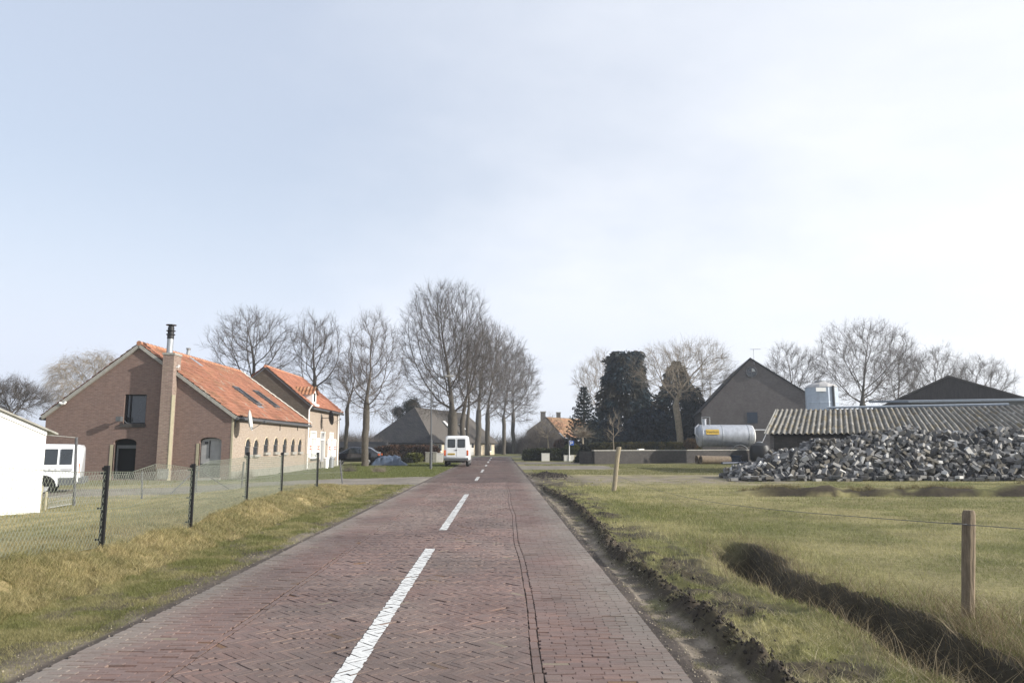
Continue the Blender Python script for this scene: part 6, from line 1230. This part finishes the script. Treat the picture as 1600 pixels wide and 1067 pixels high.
# ------------------------------------------------------------------ grass
def blades(name, xy, h, w, cols, lean, label, cat, seed, tall=False, sink=.01):
    rg = np.random.default_rng(seed); n = len(xy); z = H(xy[:, 0], xy[:, 1])-sink; B = np.column_stack([xy, z]); a = rg.uniform(0, 2*np.pi, n); s_ = np.stack([np.cos(a), np.sin(a), np.zeros(n)], 1)*w[:, None]/2
    a2 = rg.uniform(0, 2*np.pi, n); ln = np.stack([np.cos(a2), np.sin(a2), np.zeros(n)], 1)*(lean*h)[:, None]; top = B+ln+np.array([0, 0, 1.])*h[:, None]
    if not tall: V = np.stack([B-s_, B+s_, top], 1); F_ = np.arange(n*3); k = 3; c = np.repeat(cols, 3, 0)
    else:
        mid = B+ln*.35+np.array([0, 0, .62])*h[:, None]; V = np.stack([B-s_, B+s_, mid+s_*.7, top, mid-s_*.7], 1); F_ = (np.array([0, 1, 2, 4, 4, 2, 3])[None]+np.arange(n)[:, None]*5).ravel(); k = np.tile([4, 3], n); c = np.repeat(cols, 5, 0)
    o = arrmesh(name, V.reshape(-1, 3), F_, k, MT['grass'], cols=c, loc=(float(xy[:, 0].mean()), float(xy[:, 1].mean()), 0)); tag(o, label, cat, kind='stuff'); return o
def scat(n, x0, x1, y0, y1, seed, pw=1.6):
    rg = np.random.default_rng(seed); t = rg.uniform(0, 1, n); y = (y0**(1-pw)+t*(y1**(1-pw)-y0**(1-pw)))**(1/(1-pw)) if pw != 1 else y0*(y1/y0)**t; x = rg.uniform(x0, x1, n); k = (x < .82*y+1.5) & (x > -.82*y-1.5); return x[k], y[k], rg
def cmix(a, b, t): return np.array(a)[None]*(1-t[:, None])+np.array(b)[None]*t[:, None]
# right verge and field
x, y, rg = scat(1100000, 1.3, 26, 3.4, 34, 201, 1.9); rx = ridge_x(y); n2 = fbm(x, y, .6, 64); n3 = fbm(x, y, .35, 62); dc = ditch_c(y); da = y < 12.2
keep = (x > rx+.12)*~((x < 2.9)*(n2 > .51)*(rg.uniform(size=len(x)) < .85)) & ~((x < rx+.35)*(rg.uniform(size=len(x)) < .6)) & ~(da*(x > dc-.32)*(x < dc+.36+.15*n3)*(rg.uniform(size=len(x)) < .97)) & ~((x > 8)*(np.abs(y-24.0) < .8)*(n3 > .28)) & ~((y > 29.5)*(n3 > .42)*(x < 13))
x, y = x[keep], y[keep]; n = len(x); t = np.clip(ss(fbm(x, y, 1.6, 61), .3, .75)*.75+rg.uniform(-.25, .45, n)+.25*((x < 3.1)), 0, 1); sc_ = np.clip(y/9, .8, 3.2)
c = cmix((.14, .155, .044), (.4, .36, .18), t-.1*(t > .1))*(.7+.65*rg.uniform(size=(n, 1))); blades('field_grass', np.column_stack([x, y]), rg.uniform(.018, .052, n)*(1+.6*(x < 4.6))*np.minimum(sc_, 1.3), (.0045*sc_+.002*(y < 8))*rg.uniform(.7, 1.3, n), c, rg.uniform(.2, 1.1, n), 'short green and straw grass over the right field and verge', 'grass', 202)
# left verge (short, green) and bank (long, dry)
x, y, rg = scat(360000, -5.2, -3.4, 4.2, 34, 203, 1.9); n3 = fbm(x, y, .35, 62); k = (x < -3.42-.4*n3+.3*(rg.uniform(size=len(x)) < .25)) & (drive_d(x, y) < .05); x, y = x[k], y[k]; n = len(x); t = np.clip(rg.uniform(-.25, .4, n)+ss(fbm(x, y, .5, 66), .4, .65)*.6, 0, 1); sc_ = np.clip(y/9, .8, 3); kk = (fbm(x, y, .35, 62)+.25*fbm(x, y, 1.6, 61) < .70) | (rg.uniform(size=n) < .3); x, y, t, sc_ = x[kk], y[kk], t[kk], sc_[kk]; n = len(x)
c = cmix((.13, .14, .042), (.32, .28, .14), t)*(.75+.5*rg.uniform(size=(n, 1))); blades('verge_grass', np.column_stack([x, y]), rg.uniform(.02, .055, n)*np.minimum(sc_, 1.2), .005*sc_, c, rg.uniform(.3, 1.2, n), 'short mossy green grass along the left edge of the road', 'grass', 204)
x, y, rg = scat(190000, -6.3, -4.5, 4.2, 29.5, 205, 1.5); k = (vn(x, y, .25, 36) > .22); x, y = x[k], y[k]; n = len(x); t = np.clip(.55+.5*(fbm(x, y, .5, 37)-.45)*2+rg.uniform(-.3, .3, n), 0, 1); sc_ = np.clip(y/9, .8, 2.6)
c = cmix((.13, .14, .045), (.46, .38, .2), t)*(.7+.6*rg.uniform(size=(n, 1))); blades('bank_grass', np.column_stack([x, y]), rg.uniform(.035, .11, n), .0045*sc_, c, rg.uniform(.5, 1.6, n), 'long dry tufted grass on the bank below the black fence posts', 'grass', 206, tall=True)
x, y, rg = scat(210000, -14, -5.8, 5, 31, 207, 1.4); k = (drive_d(x, y) < .1); x, y = x[k], y[k]; n = len(x); t = np.clip(ss(fbm(x, y, .6, 61), .3, .7)*.8+rg.uniform(-.2, .4, n), 0, 1); sc_ = np.clip(y/9, .8, 2.8)
c = cmix((.2, .19, .08), (.42, .36, .2), t)*(.8+.4*rg.uniform(size=(n, 1))); blades('paddock_grass', np.column_stack([x, y]), rg.uniform(.015, .045, n)*np.minimum(sc_, 1.4), .005*sc_, c, rg.uniform(.3, 1.2, n), 'thin pale grass of the fenced paddock', 'grass', 208)
# lawns farther off
x, y, rg = scat(120000, -13, -3.4, 33, 66, 209, .6); k = (drive_d(x, y) < .05); x, y = x[k], y[k]; n = len(x); t = rg.uniform(0, .6, n); blades('lawn', np.column_stack([x, y]), rg.uniform(.03, .08, n), np.full(n, .02), cmix((.09, .115, .028), (.2, .2, .07), t), rg.uniform(.3, 1, n), 'green lawn between the houses and the road', 'grass', 210)
x, y, rg = scat(90000, 2, 30, 40, 62, 211, .6); k = ~((y > 48.5) & (y < 58.5) & (x < 8)); x, y = x[k], y[k]; n = len(x); t = rg.uniform(0, .8, n); blades('yard_grass', np.column_stack([x, y]), rg.uniform(.03, .08, n), np.full(n, .02), cmix((.1, .115, .03), (.24, .22, .1), t), rg.uniform(.3, 1, n), 'grass in front of the brick yard wall', 'grass', 212)
# long dry stalks round the ditch and the near post
x, y, rg = scat(32000, 2.6, 4.9, 3.6, 12.8, 213, 1.8); dc = ditch_c(y); pr_ = np.exp(-((x-dc-.42)/.16)**2)*.9+np.exp(-((x-dc+.5)/.16)**2)*.35+.8*np.exp(-((x-4.3)/.3)**2-((y-6.6)/.9)**2); k = (rg.uniform(size=len(x)) < pr_*.75); x, y = x[k], y[k]; n = len(x)
c = cmix((.13, .1, .055), (.38, .3, .18), rg.uniform(0, 1, n)**1.5)*(.6+.6*rg.uniform(size=(n, 1))); blades('ditch_stalks', np.column_stack([x, y]), rg.uniform(.08, .3, n), np.full(n, .0035), c, rg.uniform(.5, 2.0, n), 'long withered stalks hanging over the edge of the ditch', 'grass', 214, tall=True)
x, y, rg = scat(9000, 8, 26, 24.5, 25.2, 215, 1.01); n = len(x); c = cmix((.1, .09, .04), (.25, .2, .1), rg.uniform(0, 1, n)); k = vn(x, y, .8, 4) > .45; blades('ditch_tufts', np.column_stack([x, y])[k], rg.uniform(.06, .16, n)[k], np.full(k.sum(), .014), c[k], rg.uniform(.3, 1, n)[k], 'rough tufts beside the cross ditch in the field', 'grass', 216)
# soil clods thrown up by the right shoulder
rg = np.random.default_rng(220); n = 3000; y = 3.3+rg.uniform(0, 1, n)**1.6*27; x = ridge_x(y)+np.where(rg.uniform(size=n) < .8, rg.normal(.12, .06, n), rg.normal(.45, .2, n)); s_ = rg.uniform(.005, .022, n)*(1+.02*y); z = H(x, y)
oc = np.array([(1, 0, 0), (-1, 0, 0), (0, 1, 0), (0, -1, 0), (0, 0, 1), (0, 0, -1)], dtype=float); of = np.array([(0, 2, 4), (2, 1, 4), (1, 3, 4), (3, 0, 4), (2, 0, 5), (1, 2, 5), (3, 1, 5), (0, 3, 5)])
V = (oc[None]*s_[:, None, None]*rg.uniform(.5, 1.3, (n, 6, 1))+rg.normal(size=(n, 6, 3))*s_[:, None, None]*.25)+np.stack([x, y, z], 1)[:, None]; o = arrmesh('soil_clods', V.reshape(-1, 3), (of[None]+np.arange(n)[:, None, None]*6).reshape(-1, 3), 3, MT['clod'], loc=(2, 8, 0)); tag(o, 'dark crumbled soil clods along the right shoulder of the road', 'soil', kind='stuff')
p_ = [(x_, y_) for x_, y_ in zip(np.random.default_rng(9).normal(2.6, .4, 700), np.random.default_rng(10).normal(39, 1.2, 700))]; xx = np.array(p_); s_ = rg.uniform(.02, .08, 700); z = H(xx[:, 0], xx[:, 1])
V = (oc[None]*s_[:, None, None]*rg.uniform(.5, 1.3, (700, 6, 1)))+np.column_stack([xx, z])[:, None]; o = arrmesh('mud_heap', V.reshape(-1, 3), (of[None]+np.arange(700)[:, None, None]*6).reshape(-1, 3), 3, MT['clod'], loc=(2.6, 39, 0)); tag(o, 'small heap of dark mud lumps at the right roadside by the drive', 'mud', kind='stuff')
# grit, dead grass and tufts on the shoulders
rg = np.random.default_rng(231); n = 5000; y = 3.3+rg.uniform(0, 1, n)**1.8*26; sd = rg.uniform(size=n) < .75; x = np.where(sd, rg.uniform(1.2, 1.75, n), rg.uniform(-3.75, -3.2, n)); s_ = rg.uniform(.002, .008, n)*(1+.04*y); z = H(x, y)+.002
V = (oc[None]*s_[:, None, None]*rg.uniform(.5, 1.3, (n, 6, 1)))+np.stack([x, y, z], 1)[:, None]; cg = np.repeat(np.array([.3, .26, .2])*(.4+.9*rg.uniform(size=(n, 1))), 6, 0); o = arrmesh('shoulder_grit', V.reshape(-1, 3), (of[None]+np.arange(n)[:, None, None]*6).reshape(-1, 3), 3, MT['stone'], cols=cg, loc=(0, 8, 0)); tag(o, 'fine grit and small stones scattered on both sandy road shoulders', 'grit', kind='stuff')
x, y, rg = scat(60000, 1.42, 1.9, 3.4, 26, 232, 2.0); k = (fbm(x, y, .3, 62) > .56) | (rg.uniform(size=len(x)) < .03); x, y = x[k], y[k]; n = len(x); c = cmix((.12, .13, .05), (.36, .31, .19), rg.uniform(0, 1, n)); blades('shoulder_tufts', np.column_stack([x, y]), rg.uniform(.01, .035, n), np.full(n, .005), c, rg.uniform(.5, 2, n), 'sparse flattened grass tufts on the right sandy shoulder', 'grass', 233)
x, y, rg = scat(30000, 1.9, 9, 3.4, 16, 234, 2.2); n = len(x); k = (fbm(x, y, .5, 65) > .5); c = cmix((.3, .25, .14), (.5, .44, .29), rg.uniform(0, 1, n)); blades('dead_straw', np.column_stack([x, y])[k], rg.uniform(.03, .09, n)[k], np.full(k.sum(), .0035), c[k], rg.uniform(1, 3, n)[k], 'pale dead straws lying in the right verge and field', 'grass', 235, tall=True)
# haze
m = bpy.data.materials.new('haze_air'); m.use_nodes = True; nt2 = m.node_tree; nt2.nodes.clear(); o_ = nt2.nodes.new('ShaderNodeOutputMaterial'); pv_ = nt2.nodes.new('ShaderNodeVolumePrincipled'); pv_.inputs['Color'].default_value = (.86, .92, 1, 1); pv_.inputs['Density'].default_value = HAZE; pv_.inputs['Anisotropy'].default_value = .2; nt2.links.new(pv_.outputs[0], o_.inputs['Volume'])
hb = MB().box(-710, -70, -1.8, 710, 910, 40).build('haze', m); tag(hb, kind='stuff', label='thin pale haze in the air over the whole village', cat='haze')
